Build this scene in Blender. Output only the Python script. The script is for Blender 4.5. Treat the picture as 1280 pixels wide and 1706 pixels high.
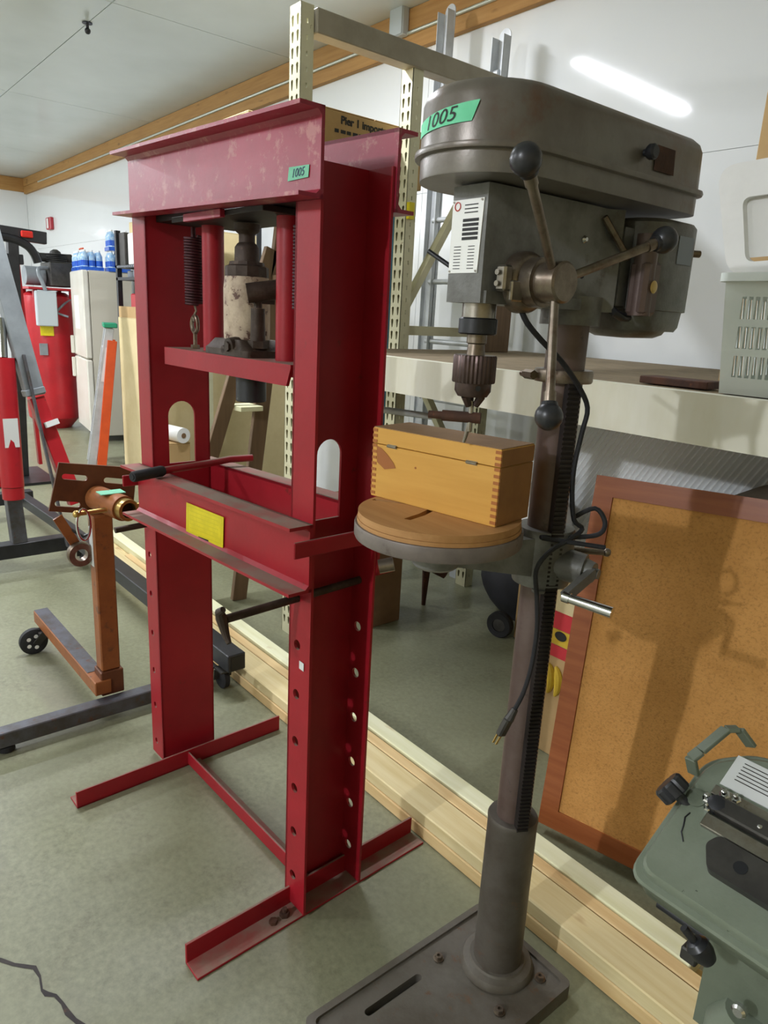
import bpy, bmesh, math, random
from mathutils import Vector, Matrix
random.seed(7)
for o in list(bpy.data.objects): bpy.data.objects.remove(o)
SC = bpy.context.scene
COL = SC.collection
PI = math.pi

# ------------------------------------------------------------------ camera
cam = bpy.data.cameras.new('camera'); camo = bpy.data.objects.new('camera', cam); COL.objects.link(camo)
R_ = Vector((0.633, 0.773, 0.05)); F_ = Vector((-0.738, 0.621, -0.262)).normalized()
R_ = (R_ - F_*R_.dot(F_)).normalized(); U_ = R_.cross(F_).normalized()
camo.matrix_world = Matrix(((R_.x, U_.x, -F_.x, 0), (R_.y, U_.y, -F_.y, 0), (R_.z, U_.z, -F_.z, 1.35), (0, 0, 0, 1)))
cam.sensor_fit = 'HORIZONTAL'; cam.sensor_width = 36.0; cam.lens = 36.0*1184.7/1280.0
cam.clip_start = 0.02; cam.clip_end = 60
SC.camera = camo

# ------------------------------------------------------------------ world, exposure, lamps
w = bpy.data.worlds.new('world'); SC.world = w; w.use_nodes = True
w.node_tree.nodes['Background'].inputs[0].default_value = (0.75, 0.85, 1.0, 1)
w.node_tree.nodes['Background'].inputs[1].default_value = 0.3
SC.view_settings.view_transform = 'Standard'; SC.view_settings.look = 'None'
SC.view_settings.gamma = 1.0; SC.view_settings.use_curve_mapping = False
SC.view_settings.exposure = 0.12
# fluorescent fixtures on the ceiling: (x, y, length along Y, watts downward, watts sideways)
LAMPS = [(-3.05, 1.27, 1.24, 56, 0), (-.65, -3.6, 1.24, 60, 170), (-3.6, -2.6, 1.24, 45, 22), (-6.2, .0, 1.24, 75, 34),
         (-9.4, .0, 1.24, 95, 45), (-6.6, -2.9, 1.24, 45, 22), (-9.6, -2.9, 1.24, 60, 28)]
LAMP_NAMES = ['fluorescent ceiling fixture above the front post of the rack', 'fluorescent ceiling fixture behind and left of the camera, nearest it',
  'fluorescent ceiling fixture left of the press, out over the open floor', 'fluorescent ceiling fixture over the far end of the engine hoist',
  'fluorescent ceiling fixture closest to the far wall and the compressor', 'second fixture of the outer row, counted from the far wall', 'fixture of the outer row nearest to the far wall']
LAMP_COL = (0.97, 1.0, 1.08)

# ------------------------------------------------------------------ materials
def nt(name):
    m = bpy.data.materials.new(name); m.use_nodes = True
    t = m.node_tree; b = t.nodes['Principled BSDF']
    return m, t, b
def srgb(h):
    r, g, b_ = [int(h[i:i+2], 16)/255 for i in (0, 2, 4)]
    f = lambda c: c/12.92 if c <= 0.04045 else ((c+0.055)/1.055)**2.4
    return (f(r), f(g), f(b_), 1)
def noise(t, scale, detail=4, rough=0.6, stretch=None, coord='Object'):
    tc = t.nodes.new('ShaderNodeTexCoord'); n = t.nodes.new('ShaderNodeTexNoise')
    n.inputs['Scale'].default_value = scale; n.inputs['Detail'].default_value = detail; n.inputs['Roughness'].default_value = rough
    if stretch:
        mp = t.nodes.new('ShaderNodeMapping'); mp.inputs['Scale'].default_value = stretch
        t.links.new(tc.outputs[coord], mp.inputs['Vector']); t.links.new(mp.outputs[0], n.inputs['Vector'])
    else: t.links.new(tc.outputs[coord], n.inputs['Vector'])
    return n
def ramp(t, src, p0, p1, c0=(0, 0, 0, 1), c1=(1, 1, 1, 1)):
    r = t.nodes.new('ShaderNodeValToRGB'); r.color_ramp.elements[0].position = p0; r.color_ramp.elements[1].position = p1
    r.color_ramp.elements[0].color = c0; r.color_ramp.elements[1].color = c1
    t.links.new(src, r.inputs[0]); return r
def mix(t, fac, a, b):
    m = t.nodes.new('ShaderNodeMix'); m.data_type = 'RGBA'
    for s, v in ((m.inputs[0], fac), (m.inputs[6], a), (m.inputs[7], b)):
        if hasattr(v, 'links') or hasattr(v, 'is_linked'): t.links.new(v, s)
        else: s.default_value = v
    return m.outputs[2]
def bump(t, b, h, strength=0.2, dist=0.01):
    bp = t.nodes.new('ShaderNodeBump'); bp.inputs['Strength'].default_value = strength; bp.inputs['Distance'].default_value = dist
    t.links.new(h, bp.inputs['Height']); t.links.new(bp.outputs[0], b.inputs['Normal'])
def mat(name, col, rough=0.5, metal=0.0, col2=None, scale=6, lo=0.4, hi=0.65, spots=None, spot_scale=25, spot_lo=0.6, spot_hi=0.7,
        bmp=0.0, bscale=60, stretch=None, spec=0.5, alpha=None):
    m, t, b = nt(name)
    c = srgb(col); out = None
    if col2:
        n = noise(t, scale, 5, 0.65, stretch); r = ramp(t, n.outputs['Fac'], lo, hi)
        out = mix(t, r.outputs[0], c, srgb(col2))
    if spots:
        n2 = noise(t, spot_scale, 6, 0.7, stretch); r2 = ramp(t, n2.outputs['Fac'], spot_lo, spot_hi)
        out = mix(t, r2.outputs[0], out if out is not None else c, srgb(spots))
    if out is not None: t.links.new(out, b.inputs['Base Color'])
    else: b.inputs['Base Color'].default_value = c
    b.inputs['Roughness'].default_value = rough; b.inputs['Metallic'].default_value = metal
    b.inputs['Specular IOR Level'].default_value = spec
    if bmp:
        n3 = noise(t, bscale, 3, 0.6, stretch); bump(t, b, n3.outputs['Fac'], bmp, 0.004)
    if alpha is not None: b.inputs['Alpha'].default_value = alpha
    return m
def dusty(name, col, col2, rust, dust, rough=0.42, spec=0.35, scale=5, chip=0.64):
    """painted steel: two tones, rust chips, and dust that has settled on upward faces"""
    m, t, b = nt(name)
    n = noise(t, scale, 5); r = ramp(t, n.outputs['Fac'], 0.35, 0.7)
    o = mix(t, r.outputs[0], srgb(col), srgb(col2))
    n2 = noise(t, 22, 6, 0.72); r2 = ramp(t, n2.outputs['Fac'], chip, chip+.09)
    o = mix(t, r2.outputs[0], o, srgb(rust))
    g = t.nodes.new('ShaderNodeNewGeometry'); s = t.nodes.new('ShaderNodeSeparateXYZ'); t.links.new(g.outputs['Normal'], s.inputs[0])
    n3 = noise(t, 9, 4); mu = t.nodes.new('ShaderNodeMath'); mu.operation = 'MULTIPLY'
    r3 = ramp(t, s.outputs['Z'], 0.75, 0.97); r4 = ramp(t, n3.outputs['Fac'], 0.2, 0.55)
    t.links.new(r3.outputs[0], mu.inputs[0]); t.links.new(r4.outputs[0], mu.inputs[1])
    o = mix(t, mu.outputs[0], o, srgb(dust))
    t.links.new(o, b.inputs['Base Color']); b.inputs['Specular IOR Level'].default_value = spec
    ro = mix(t, mu.outputs[0], (rough,)*3+(1,), (0.9, 0.9, 0.9, 1)); t.links.new(ro, b.inputs['Roughness'])
    n4 = noise(t, 90, 3); bump(t, b, n4.outputs['Fac'], 0.08, 0.003)
    return m
def woodmat(name, light, dark, axis=0, rough=0.6, knots=None, scale=1.0):
    m, t, b = nt(name)
    st = [14*scale, 14*scale, 14*scale]; st[axis] = 0.9*scale
    n = noise(t, 3.0, 6, 0.6, tuple(st)); r = ramp(t, n.outputs['Fac'], 0.35, 0.7)
    o = mix(t, r.outputs[0], srgb(light), srgb(dark))
    if knots:
        st2 = [9*scale]*3; st2[axis] = 3*scale
        n2 = noise(t, 1.6, 3, 0.5, tuple(st2)); r2 = ramp(t, n2.outputs['Fac'], 0.66, 0.78)
        o = mix(t, r2.outputs[0], o, srgb(knots))
    t.links.new(o, b.inputs['Base Color']); b.inputs['Roughness'].default_value = rough
    bump(t, b, n.outputs['Fac'], 0.12, 0.002)
    return m

M = {}
M['red'] = dusty('press_red_paint', 'a01c28', '8e1722', '5a2a20', '8a7668')
M['red_top'] = dusty('press_red_scuffed_sheen', 'a22c42', '8e2234', 'b06a66', '6e3a34', rough=0.36, spec=0.5, chip=0.56)  # pale chips are scuffs; the pinker base paints in the tube reflection
M['red_bright'] = dusty('hoist_red_paint', 'b3232b', 'a01c26', '6a2a20', 'a98878', rough=0.35)
M['rust'] = mat('rusty_steel', '5a3a2a', 0.8, 0.2, '3c2a24', 12, spots='7a4a2c', bmp=0.2)
M['dark_steel'] = mat('dark_steel', '38322f', 0.55, 0.6, '2a2626', 10, spots='4d3a2e', bmp=0.1)
M['black_rubber'] = mat('black_rubber', '1b1b1d', 0.75, 0, '26262a', 20)
M['black_paint'] = mat('black_paint', '1d1e22', 0.4, 0.1, '2b2c30', 8, spots='4b443e', spot_lo=.66)
M['spring'] = mat('spring_steel', '4a2027', 0.5, 0.5, '33191c', 30)
M['jack'] = mat('flaking_jack_paint', 'c6b49c', 0.6, 0.1, '9c8672', 18, spots='5d4034', spot_scale=38, spot_lo=0.55, spot_hi=0.6, bmp=0.5, bscale=40)
M['jack_dark'] = mat('greasy_jack_iron', '4c3f37', 0.6, 0.4, '35291f', 20, spots='6c5644', bmp=0.3)
M['yellow'] = mat('yellow_label', 'e0cf16', 0.5, 0, 'd4c410', 40)
M['yellow_line'] = mat('yellow_label_print', 'cfc016', 0.5)
M['ink'] = mat('black_print', '1a1a1a', 0.6)
M['pen'] = mat('pen_ink', '2f4a63', 0.6)
M['tape'] = mat('green_masking_tape', '74dcaa', 0.7, 0, '80e2b4', 30, bmp=0.1)
M['tape2'] = mat('green_masking_tape_pale', '7cc7a4', 0.7, 0, '8bd0b0', 30, bmp=0.1)
M['cast'] = mat('grey_hammered_paint', '7e7e7b', 0.42, 0.15, '57554f', 9, spots='4c3b2f', spot_scale=14, spot_lo=0.62, spot_hi=0.78, bmp=0.12, bscale=160)
M['cover'] = mat('worn_belt_cover_paint', '7c776f', 0.34, 0.3, '6a6158', 7, spots='6e503c', spot_scale=9, spot_lo=0.55, spot_hi=0.75, bmp=0.06, bscale=120)
M['col'] = mat('brown_patina_column', '6a5a54', 0.45, 0.25, '5c4a43', 8, spots='463c38', bmp=0.08)
M['sleeve'] = mat('greasy_iron_sleeve', '5e5850', 0.5, 0.2, '4c443b', 10, spots='665040', bmp=0.15)
M['base'] = mat('dirty_iron_base', '6a655c', 0.6, 0.15, '585146', 8, spots='6a513d', bmp=0.2)
M['steel'] = mat('bare_steel', 'a8a49c', 0.28, 0.9, '8c8478', 20, spots='6e5c4a', spot_lo=.62)
M['steel_worn'] = mat('worn_steel', '8b8072', 0.35, 0.8, '6c5c4e', 25, spots='5a4434')
M['chuck'] = mat('brown_chuck_steel', '5c4c48', 0.38, 0.75, '493c39', 15, bmp=0.1)
M['chrome'] = mat('chrome', 'd0d0d0', 0.15, 1.0)
M['knob'] = mat('black_plastic_knob', '232427', 0.35, 0, '303034', 30)
M['white_plate'] = mat('white_name_plate', 'f4f4f0', 0.4, 0.0)
M['logo_red'] = mat('red_print', 'c0392f', 0.5)
M['box_wood'] = woodmat('box_pine', 'd9a44c', 'cb953e', 0, 0.5, '9d5f2c')
M['box_end'] = mat('box_end_shaded', '9a6a34', 0.65, 0, '8c5e2c', 12)  # box pine darkened to paint in the shade on the end face
M['box_top'] = mat('dusty_box_lid', '9a7650', 0.7, 0, '8a6844', 8)
M['joint'] = mat('finger_joint_end_grain', 'a8642c', 0.6)
M['ply'] = woodmat('round_board_ply', 'b98a55', 'a87844', 0, 0.65, None)
M['cork'] = mat('cork', 'cc9550', 0.85, 0, 'bc8642', 5, spots='a5743a', spot_scale=160, spot_lo=.5, spot_hi=.7, bmp=0.3, bscale=220)
M['oak'] = woodmat('frame_oak', '9c5a30', '84441f', 0, 0.38)
M['oak_v'] = woodmat('frame_oak_upright', '9c5a30', '84441f', 2, 0.38)
M['pine_a'] = woodmat('pine_pale', 'ecebc8', 'dedcae', 0, 0.65, 'b89a62')
M['pine_b'] = woodmat('pine_tan', 'e6d6a6', 'd6c088', 0, 0.65, 'a87a48')
M['pine_c'] = woodmat('pine_warm', 'e4c892', 'd4b078', 0, 0.65, '9a6a3c')
M['green'] = mat('olive_green_enamel_lit', '7b8373', 0.42, 0.05, '717a69', 8, spots='47503f', spot_lo=.68, bmp=0.1, bscale=150)  # saw enamel in its lit tone, lighter for the top faces
M['green_dk'] = mat('olive_green_enamel_shaded', '6c7464', 0.42, 0.05, '626a5a', 8, bmp=0.1, bscale=150)  # same saw enamel with shade painted in for the sides
M['table'] = mat('worn_grey_table_iron', '7d736c', 0.5, 0.15, '6a615b', 9, spots='584c44', spot_lo=.6, bmp=0.1)
M['grey_iron'] = mat('grey_cast_iron', '504e4a', 0.45, 0.6, '3f3d3b', 14, bmp=0.1)
M['cream'] = mat('cream_rack_paint', 'd6d3b2', 0.45, 0, 'c8c4a2', 6, spots='a79a78', spot_lo=.7)
M['taupe'] = mat('taupe_rack_paint', '9c9582', 0.5, 0, '8d8674', 6)
M['beam'] = mat('dirty_white_beam_paint', 'e8e6d4', 0.5, 0, 'd4cfae', 4, lo=.45, hi=.75, stretch=(1, 1, .25))
M['particle'] = mat('particle_board_deck', '8b7b60', 0.85, 0, '7c6c52', 12, spots='9b8b6e', spot_scale=80)
M['alu'] = mat('dull_aluminium', 'c2c6c8', 0.42, 0.25, 'b0b4b6', 9, bmp=0.05)
M['card'] = mat('cardboard', 'c0a070', 0.85, 0, 'b49464', 4)
M['card_lt'] = mat('pale_cardboard', 'd8c79a', 0.85, 0, 'cdbb8c', 4)
M['card_dk'] = mat('brown_cardboard', '86684a', 0.85, 0, '785c40', 5)
M['blue_tape'] = mat('blue_painter_tape', '2a62c8', 0.7)
M['blue'] = mat('pale_blue_board', '5f9fc0', 0.6, 0, '5592b4', 6)
M['white_pl'] = mat('white_plastic', 'eeeeea', 0.45, 0, 'e6e6e2', 5)
M['mint_pl'] = mat('pale_mint_plastic', 'e4ece6', 0.45, 0, 'dce6e0', 5)
M['fridge'] = mat('white_enamel', 'e6e3d8', 0.3, 0, 'ddd8ca', 3)
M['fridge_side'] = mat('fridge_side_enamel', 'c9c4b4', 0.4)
M['paper'] = mat('white_paper', 'f0f0ee', 0.7)
M['tank'] = mat('compressor_red', 'b81f28', 0.35, 0, 'a51a24', 4)
M['gray_paint'] = mat('grey_paint', '8b9296', 0.45, 0.1, '7a8084', 6)
M['gray_lt'] = mat('light_grey_box', 'b7c0c4', 0.45, 0.1)
M['pump'] = mat('pump_iron', '3b3a36', 0.6, 0.3, '2d2c2a', 12, bmp=.3)
M['orange_stand'] = mat('rusty_orange_paint', '96592c', 0.5, 0.1, '834a24', 9, spots='5d3a28', spot_lo=.56, spot_hi=.7)
M['orange_dark'] = mat('rust_brown_plate', '6b3d22', 0.5, 0.2, '5a321c', 12, spots='8a5a30', spot_lo=.66)
M['stand_grey'] = mat('worn_blue_grey_steel', '5a5c64', 0.45, 0.3, '4a4644', 14, spots='5d3a28', spot_lo=.58)
M['ladder_orange'] = mat('orange_fibreglass', 'd8531c', 0.5, 0, 'c94a18', 6)
M['green_pl'] = mat('green_plastic', '1f8f6a', 0.5)
M['white_lab'] = mat('white_label', 'd8dad8', 0.6)
M['dark_wood'] = woodmat('weathered_ladder_wood', '7a6248', '64503a', 2, 0.75)
M['old_board'] = woodmat('weathered_grey_plank', '6e655a', '544c44', 0, 0.8)
M['fabric_grey'] = mat('grey_brown_blanket', '8a7f70', 0.95, 0, '7b7062', 6, bmp=.4, bscale=120)
M['tarp'] = mat('black_tarp', '1c1c20', 0.7, 0, '26262c', 8, bmp=.4, bscale=12)
M['sheet'] = mat('translucent_white_corrugated_plastic', 'f2f4f4', 0.45, 0, 'e8ecec', 3)
M['fruit_red'] = mat('red_fruit_carton_print', 'c8323a', 0.75)
M['fruit_yellow'] = mat('yellow_fruit_print', 'd8b838', 0.75, 0, 'c9a42c', 20)
M['header'] = woodmat('header_board', 'b48a50', 'a27640', 0, 0.7, '6e4a2a')
M['header_y'] = woodmat('header_board_far', 'b48a50', 'a27640', 1, 0.7, '6e4a2a')
M['conduit'] = mat('conduit_steel', 'c4c8bc', 0.35, 0.6)
M['water'] = None
M['clear_blue'] = mat('blue_bottle_plastic', '3b6fd0', 0.15, 0, '2a52c0', 30)
M['clear_pl'] = mat('water_filled_plastic', 'b8d4e8', 0.12, 0, '7aaad8', 40)
M['red_lens'] = mat('red_lens', 'e02a20', 0.3)
M['housing'] = mat('lamp_housing_white', 'e8e8e4', 0.5)
M['alarm'] = mat('alarm_red', 'b0303a', 0.4)
M['grey_bins'] = mat('grey_metal_parts', '8a9098', 0.5, 0.4)
M['brass'] = mat('brass', 'b89a5a', 0.3, 0.8)
M['stain'] = mat('box_stain', 'a0602c', 0.6)

# floor concrete
def concrete():
    m, t, b = nt('stained_concrete')
    n = noise(t, 1.3, 6, 0.68); r = ramp(t, n.outputs['Fac'], 0.36, 0.66)
    o = mix(t, r.outputs[0], srgb('828369'), srgb('6a6a52'))
    n2 = noise(t, 3.2, 6, 0.7); r2 = ramp(t, n2.outputs['Fac'], 0.55, 0.75)
    o = mix(t, r2.outputs[0], o, srgb('68624e'))
    n3 = noise(t, 60, 3, 0.7); r3 = ramp(t, n3.outputs['Fac'], 0.3, 0.8)
    o = mix(t, r3.outputs[0], o, srgb('8e9074'))
    n5 = noise(t, 0.9, 3, 0.5, (1, 3.2, 1)); r5 = ramp(t, n5.outputs['Fac'], 0.6, 0.7)
    o2 = mix(t, r5.outputs[0], o, srgb('6c675a'))
    t.links.new(mix(t, 0.5, o, o2), b.inputs['Base Color'])
    n4 = noise(t, 1.6, 4); r4 = ramp(t, n4.outputs['Fac'], 0.3, 0.7, (0.28,)*3+(1,), (0.55,)*3+(1,))
    t.links.new(r4.outputs[0], b.inputs['Roughness'])
    bump(t, b, n3.outputs['Fac'], 0.05, 0.002)
    return m
M['floor'] = concrete()
def wallmat():
    m, t, b = nt('glossy_white_wall_panel')
    b.inputs['Base Color'].default_value = srgb('e3e6e6'); b.inputs['Roughness'].default_value = 0.07
    b.inputs['Specular IOR Level'].default_value = 0.55
    n = noise(t, 0.55, 1, 0.4); bump(t, b, n.outputs['Fac'], 0.45, 0.05)
    return m
M['wall'] = wallmat()
def ceilmat():
    m, t, b = nt('semi_gloss_white_ceiling_panel')
    n = noise(t, 1.0, 4); r = ramp(t, n.outputs['Fac'], 0.35, 0.75)
    t.links.new(mix(t, r.outputs[0], srgb('d6dddd'), srgb('c8cfce')), b.inputs['Base Color'])
    b.inputs['Roughness'].default_value = 0.22
    n2 = noise(t, 0.6, 1, 0.4); bump(t, b, n2.outputs['Fac'], 0.3, 0.05)
    return m
M['ceil'] = ceilmat()

# ------------------------------------------------------------------ mesh helpers
class MB:
    def __init__(s): s.b = bmesh.new()
    def box(s, x0, x1, y0, y1, z0, z1, bev=0.0, mtx=None):
        g = bmesh.ops.create_cube(s.b, size=1)['verts']
        T = Matrix.Translation(((x0+x1)/2, (y0+y1)/2, (z0+z1)/2)) @ Matrix.Diagonal((abs(x1-x0), abs(y1-y0), abs(z1-z0), 1))
        bmesh.ops.transform(s.b, matrix=T, verts=g)
        if bev:
            es = list({e for v in g for e in v.link_edges})
            r = bmesh.ops.bevel(s.b, geom=es, offset=bev, segments=1, affect='EDGES', profile=0.5)
            g = list({v for f in r['faces'] for v in f.verts} | {v for v in g if v.is_valid})
        if mtx is not None: bmesh.ops.transform(s.b, matrix=mtx, verts=g)
        return s
    def beam(s, p0, p1, wx, wz, up=(0, 0, 1), bev=0.0):
        """rectangular bar from p0 to p1; wx across, wz along 'up'"""
        p0 = Vector(p0); p1 = Vector(p1); d = p1-p0; L = d.length; d.normalize()
        u = Vector(up); x = d.cross(u).normalized(); u = x.cross(d).normalized()
        m = Matrix(((x.x, d.x, u.x, p0.x), (x.y, d.y, u.y, p0.y), (x.z, d.z, u.z, p0.z), (0, 0, 0, 1)))
        return s.box(-wx/2, wx/2, 0, L, -wz/2, wz/2, bev, m)
    def cyl(s, p0, p1, r0, r1=None, n=20, cap=True):
        p0 = Vector(p0); p1 = Vector(p1); r1 = r0 if r1 is None else r1
        d = (p1-p0); L = d.length; q = d.to_track_quat('Z', 'Y').to_matrix().to_4x4()
        bmesh.ops.create_cone(s.b, cap_ends=cap, segments=n, radius1=max(r0, 1e-5), radius2=max(r1, 1e-5), depth=L,
                              matrix=Matrix.Translation((p0+p1)/2) @ q)
        return s
    def sph(s, c, r, n=16, sc=(1, 1, 1)):
        bmesh.ops.create_uvsphere(s.b, u_segments=n, v_segments=max(6, n//2), radius=r,
                                  matrix=Matrix.Translation(c) @ Matrix.Diagonal((*sc, 1)))
        return s
    def loft(s, rings, cap=True):
        vs = [[s.b.verts.new(p) for p in r] for r in rings]; n = len(vs[0])
        for a, c in zip(vs, vs[1:]):
            for i in range(n): s.b.faces.new((a[i], a[(i+1) % n], c[(i+1) % n], c[i]))
        if cap: s.b.faces.new(vs[0][::-1]); s.b.faces.new(vs[-1])
        return s
    def lathe(s, prof, o=(0, 0, 0), axis='Z', n=24, mtx=None, hole=False):
        """prof: list of (r, h) along the axis"""
        rings = []
        for r, h in prof:
            ring = []
            for i in range(n):
                a = 2*PI*i/n; c, q = r*math.cos(a), r*math.sin(a)
                p = {'Z': (c, q, h), 'X': (h, c, q), 'Y': (q, h, c)}[axis]
                p = Vector(p)+Vector(o)
                ring.append(mtx @ p if mtx is not None else p)
            rings.append(ring)
        if hole: return s.loft(rings+[rings[0]], cap=False)
        return s.loft(rings)
    def prism(s, pts, vec):
        vec = Vector(vec); return s.loft([[Vector(p) for p in pts], [Vector(p)+vec for p in pts]])
    def tube(s, path, r, n=8, closed=False, rr=None):
        P = [Vector(p) for p in path]; rings = []; prev = None
        for i, p in enumerate(P):
            a = P[(i-1) % len(P)] if (closed or i) else p; c = P[(i+1) % len(P)] if (closed or i < len(P)-1) else p
            d = (c-a).normalized()
            if prev is None:
                x = d.orthogonal().normalized()
            else:
                x = prev - d*prev.dot(d)
                x = x.normalized() if x.length > 1e-6 else d.orthogonal().normalized()
            prev = x; y = d.cross(x); q = rr[i] if rr else r
            rings.append([p+x*q*math.cos(2*PI*k/n)+y*q*math.sin(2*PI*k/n) for k in range(n)])
        if closed:
            vs = [[s.b.verts.new(p) for p in g] for g in rings]
            for i in range(len(vs)):
                a, c = vs[i], vs[(i+1) % len(vs)]
                for k in range(n): s.b.faces.new((a[k], a[(k+1) % n], c[(k+1) % n], c[k]))
        else: s.loft(rings)
        return s
    def quad(s, *p): s.b.faces.new([s.b.verts.new(q) for q in p]); return s
    def plate(s, outer, holes, t, mtx):
        """flat plate with real holes; outline in 2D, thickness 0..t along local z, placed by mtx"""
        cu = bpy.data.curves.new('tmp', 'CURVE'); cu.dimensions = '2D'; cu.fill_mode = 'BOTH'; cu.extrude = t/2
        for pl in [outer]+list(holes):
            sp = cu.splines.new('POLY'); sp.points.add(len(pl)-1); sp.use_cyclic_u = True
            for q, p in zip(sp.points, pl): q.co = (p[0], p[1], 0, 1)
        ob = bpy.data.objects.new('tmp', cu); me = bpy.data.meshes.new_from_object(ob)
        me.transform(mtx @ Matrix.Translation((0, 0, t/2)))
        s.b.from_mesh(me)
        bpy.data.objects.remove(ob); bpy.data.meshes.remove(me); bpy.data.curves.remove(cu)
        return s
    def text(s, body, size, mtx, shear=0.0, depth=0.0004, align='CENTER', bold=0.0):
        cu = bpy.data.curves.new('tmp', 'FONT'); cu.body = body; cu.size = size; cu.shear = shear; cu.extrude = depth
        cu.align_x = align; cu.offset = bold; cu.align_y = 'CENTER'; cu.resolution_u = 4
        ob = bpy.data.objects.new('tmp', cu); me = bpy.data.meshes.new_from_object(ob)
        me.transform(mtx); s.b.from_mesh(me)
        bpy.data.objects.remove(ob); bpy.data.meshes.remove(me); bpy.data.curves.remove(cu)
        return s
    def build(s, name, m, parent=None, smooth=35, label=None, kind=None):
        bmesh.ops.remove_doubles(s.b, verts=s.b.verts, dist=1e-6)
        bmesh.ops.recalc_face_normals(s.b, faces=s.b.faces)
        me = bpy.data.meshes.new(name); s.b.to_mesh(me); s.b.free()
        if smooth:
            for p in me.polygons: p.use_smooth = True
            me.set_sharp_from_angle(angle=math.radians(smooth))
        me.materials.append(M[m] if isinstance(m, str) else m)
        o = bpy.data.objects.new(name, me); COL.objects.link(o)
        if parent is not None: o.parent = parent
        if label: o['label'] = label
        if kind: o['kind'] = kind
        return o
def circ(x, y, r, n=14): return [(x+r*math.cos(2*PI*i/n), y+r*math.sin(2*PI*i/n)) for i in range(n)]
def rect(x0, x1, y0, y1): return [(x0, y0), (x1, y0), (x1, y1), (x0, y1)]
def rrect(x0, x1, y0, y1, r, n=5):
    o = []
    for cx, cy, a in ((x1-r, y1-r, 0), (x0+r, y1-r, 90), (x0+r, y0+r, 180), (x1-r, y0+r, 270)):
        for i in range(n+1):
            t = math.radians(a+90*i/n); o.append((cx+r*math.cos(t), cy+r*math.sin(t)))
    return o
def frame(o, x, y):
    """matrix with local x,y axes given (world/local vectors) and origin o"""
    x = Vector(x).normalized(); y = Vector(y); y = (y-x*y.dot(x)).normalized(); z = x.cross(y)
    return Matrix(((x.x, y.x, z.x, o[0]), (x.y, y.y, z.y, o[1]), (x.z, y.z, z.z, o[2]), (0, 0, 0, 1)))
def tag(o, label, cat, group=None, kind=None):
    o['label'] = label; o['category'] = cat
    if group: o['group'] = group
    if kind: o['kind'] = kind
    return o
def thing(name, label, cat, loc=(0, 0, 0), rz=0.0, group=None, rx=0.0, ry=0.0):
    e = bpy.data.objects.new(name, None); COL.objects.link(e); e.empty_display_size = 0.1
    e.location = loc; e.rotation_euler = (rx, ry, rz)
    return tag(e, label, cat, group)
def struct(o): o['kind'] = 'structure'; return o
def copy_tree(o, parent=None):
    c = o.copy(); COL.objects.link(c)
    if parent is not None: c.parent = parent
    for ch in list(o.children): copy_tree(ch, c)
    return c

# ------------------------------------------------------------------ the room
WY = 2.9; CZ = 2.98; X0 = -11.6; X1 = 4.0; Y0 = -5.6
fl = struct(MB().box(X0-.2, X1+.2, Y0-.2, WY+.2, -0.1, 0.0).build('floor', 'floor', smooth=0))
# crack in the slab, lower left of the picture
pts = [(-1.426, .166), (-1.405, .185), (-1.377, .204), (-1.355, .225), (-1.343, .237), (-1.314, .24), (-1.28, .235), (-1.265, .24), (-1.251, .253), (-1.226, .259), (-1.2, .261), (-1.175, .268), (-1.15, .278), (-1.122, .28)]
ck = MB(); rnd = random.Random(3)
L = []; Rr = []
for i, (x, y) in enumerate(pts):
    wd = 0.0022+0.0028*rnd.random(); L.append((x+wd*.7, y-wd, 0.0006)); Rr.append((x-wd*.7, y+wd, 0.0006))
for i in range(len(pts)-1): ck.quad(L[i], L[i+1], Rr[i+1], Rr[i])
ck.build('crack', 'dark_steel', fl, label='dark jagged crack in the concrete')
jt = MB().box(-3.02, -3.005, -3.2, 1.0, 0.0002, 0.0012); jt.build('floor_joint', 'stain', fl) if False else jt.b.free()
wl_ = struct(MB().box(X0-.2, X1+.2, WY+.004, WY+.2, 0, CZ+.1).build('wall_right', 'gray_lt', smooth=0))
SEAM = 2.042
x = X0
xs = [X0+0.35]
while xs[-1] < X1: xs.append(xs[-1]+4.0)
edges = [X0]+[q for q in xs if q < X1]+[X1]
for a, b in zip(edges, edges[1:]):
    MB().box(a+.0015, b-.0015, WY-.004, WY+.003, 0, SEAM-.001).build('wall_panel', 'wall', wl_, smooth=0)
    MB().box(a+.0015, b-.0015, WY-.004, WY+.003, SEAM+.001, CZ).build('wall_panel', 'wall', wl_, smooth=0)
wb = struct(MB().box(X0-.2, X0-.004, Y0-.2, WY+.2, 0, CZ+.1).build('wall_back', 'gray_lt', smooth=0))
ys = [WY-.004-1.22*i for i in range(8)]
for a, b in zip(ys[1:], ys): MB().box(X0-.003, X0+.004, a+.002, b-.002, 0, CZ).build('wall_panel', 'wall', wb, smooth=0)
struct(MB().box(X1, X1+.1, Y0, WY, 0, CZ).build('wall_front', 'card_lt', smooth=0))
struct(MB().box(X0, X1, Y0-.1, Y0, 0, CZ).build('wall_left', 'fridge', smooth=0))
ce = struct(MB().box(X0-.2, X1+.2, Y0-.2, WY+.2, CZ+.006, CZ+.1).build('ceiling', 'gray_lt', smooth=0))
cys = [WY]+[1.665+1.22-1.22*i for i in range(1, 8)]
cys = [WY, 1.665, .445, -.775, -1.995, -3.215, -4.435, Y0]
cxs = [X0]+[-4.57+2.44*i for i in range(-2, 4)]+[X1]
for a, b in zip(cxs, cxs[1:]):
    for c, d in zip(cys[1:], cys):
        MB().box(a+.003, b-.003, c+.003, d-.003, CZ, CZ+.007).build('ceiling_panel', 'ceil', ce, smooth=0)
t1 = struct(MB().box(X0+.04, X1, WY-.042, WY-.004, 2.872, CZ-.002, .002).build('trim_1', 'header', smooth=0))
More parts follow.
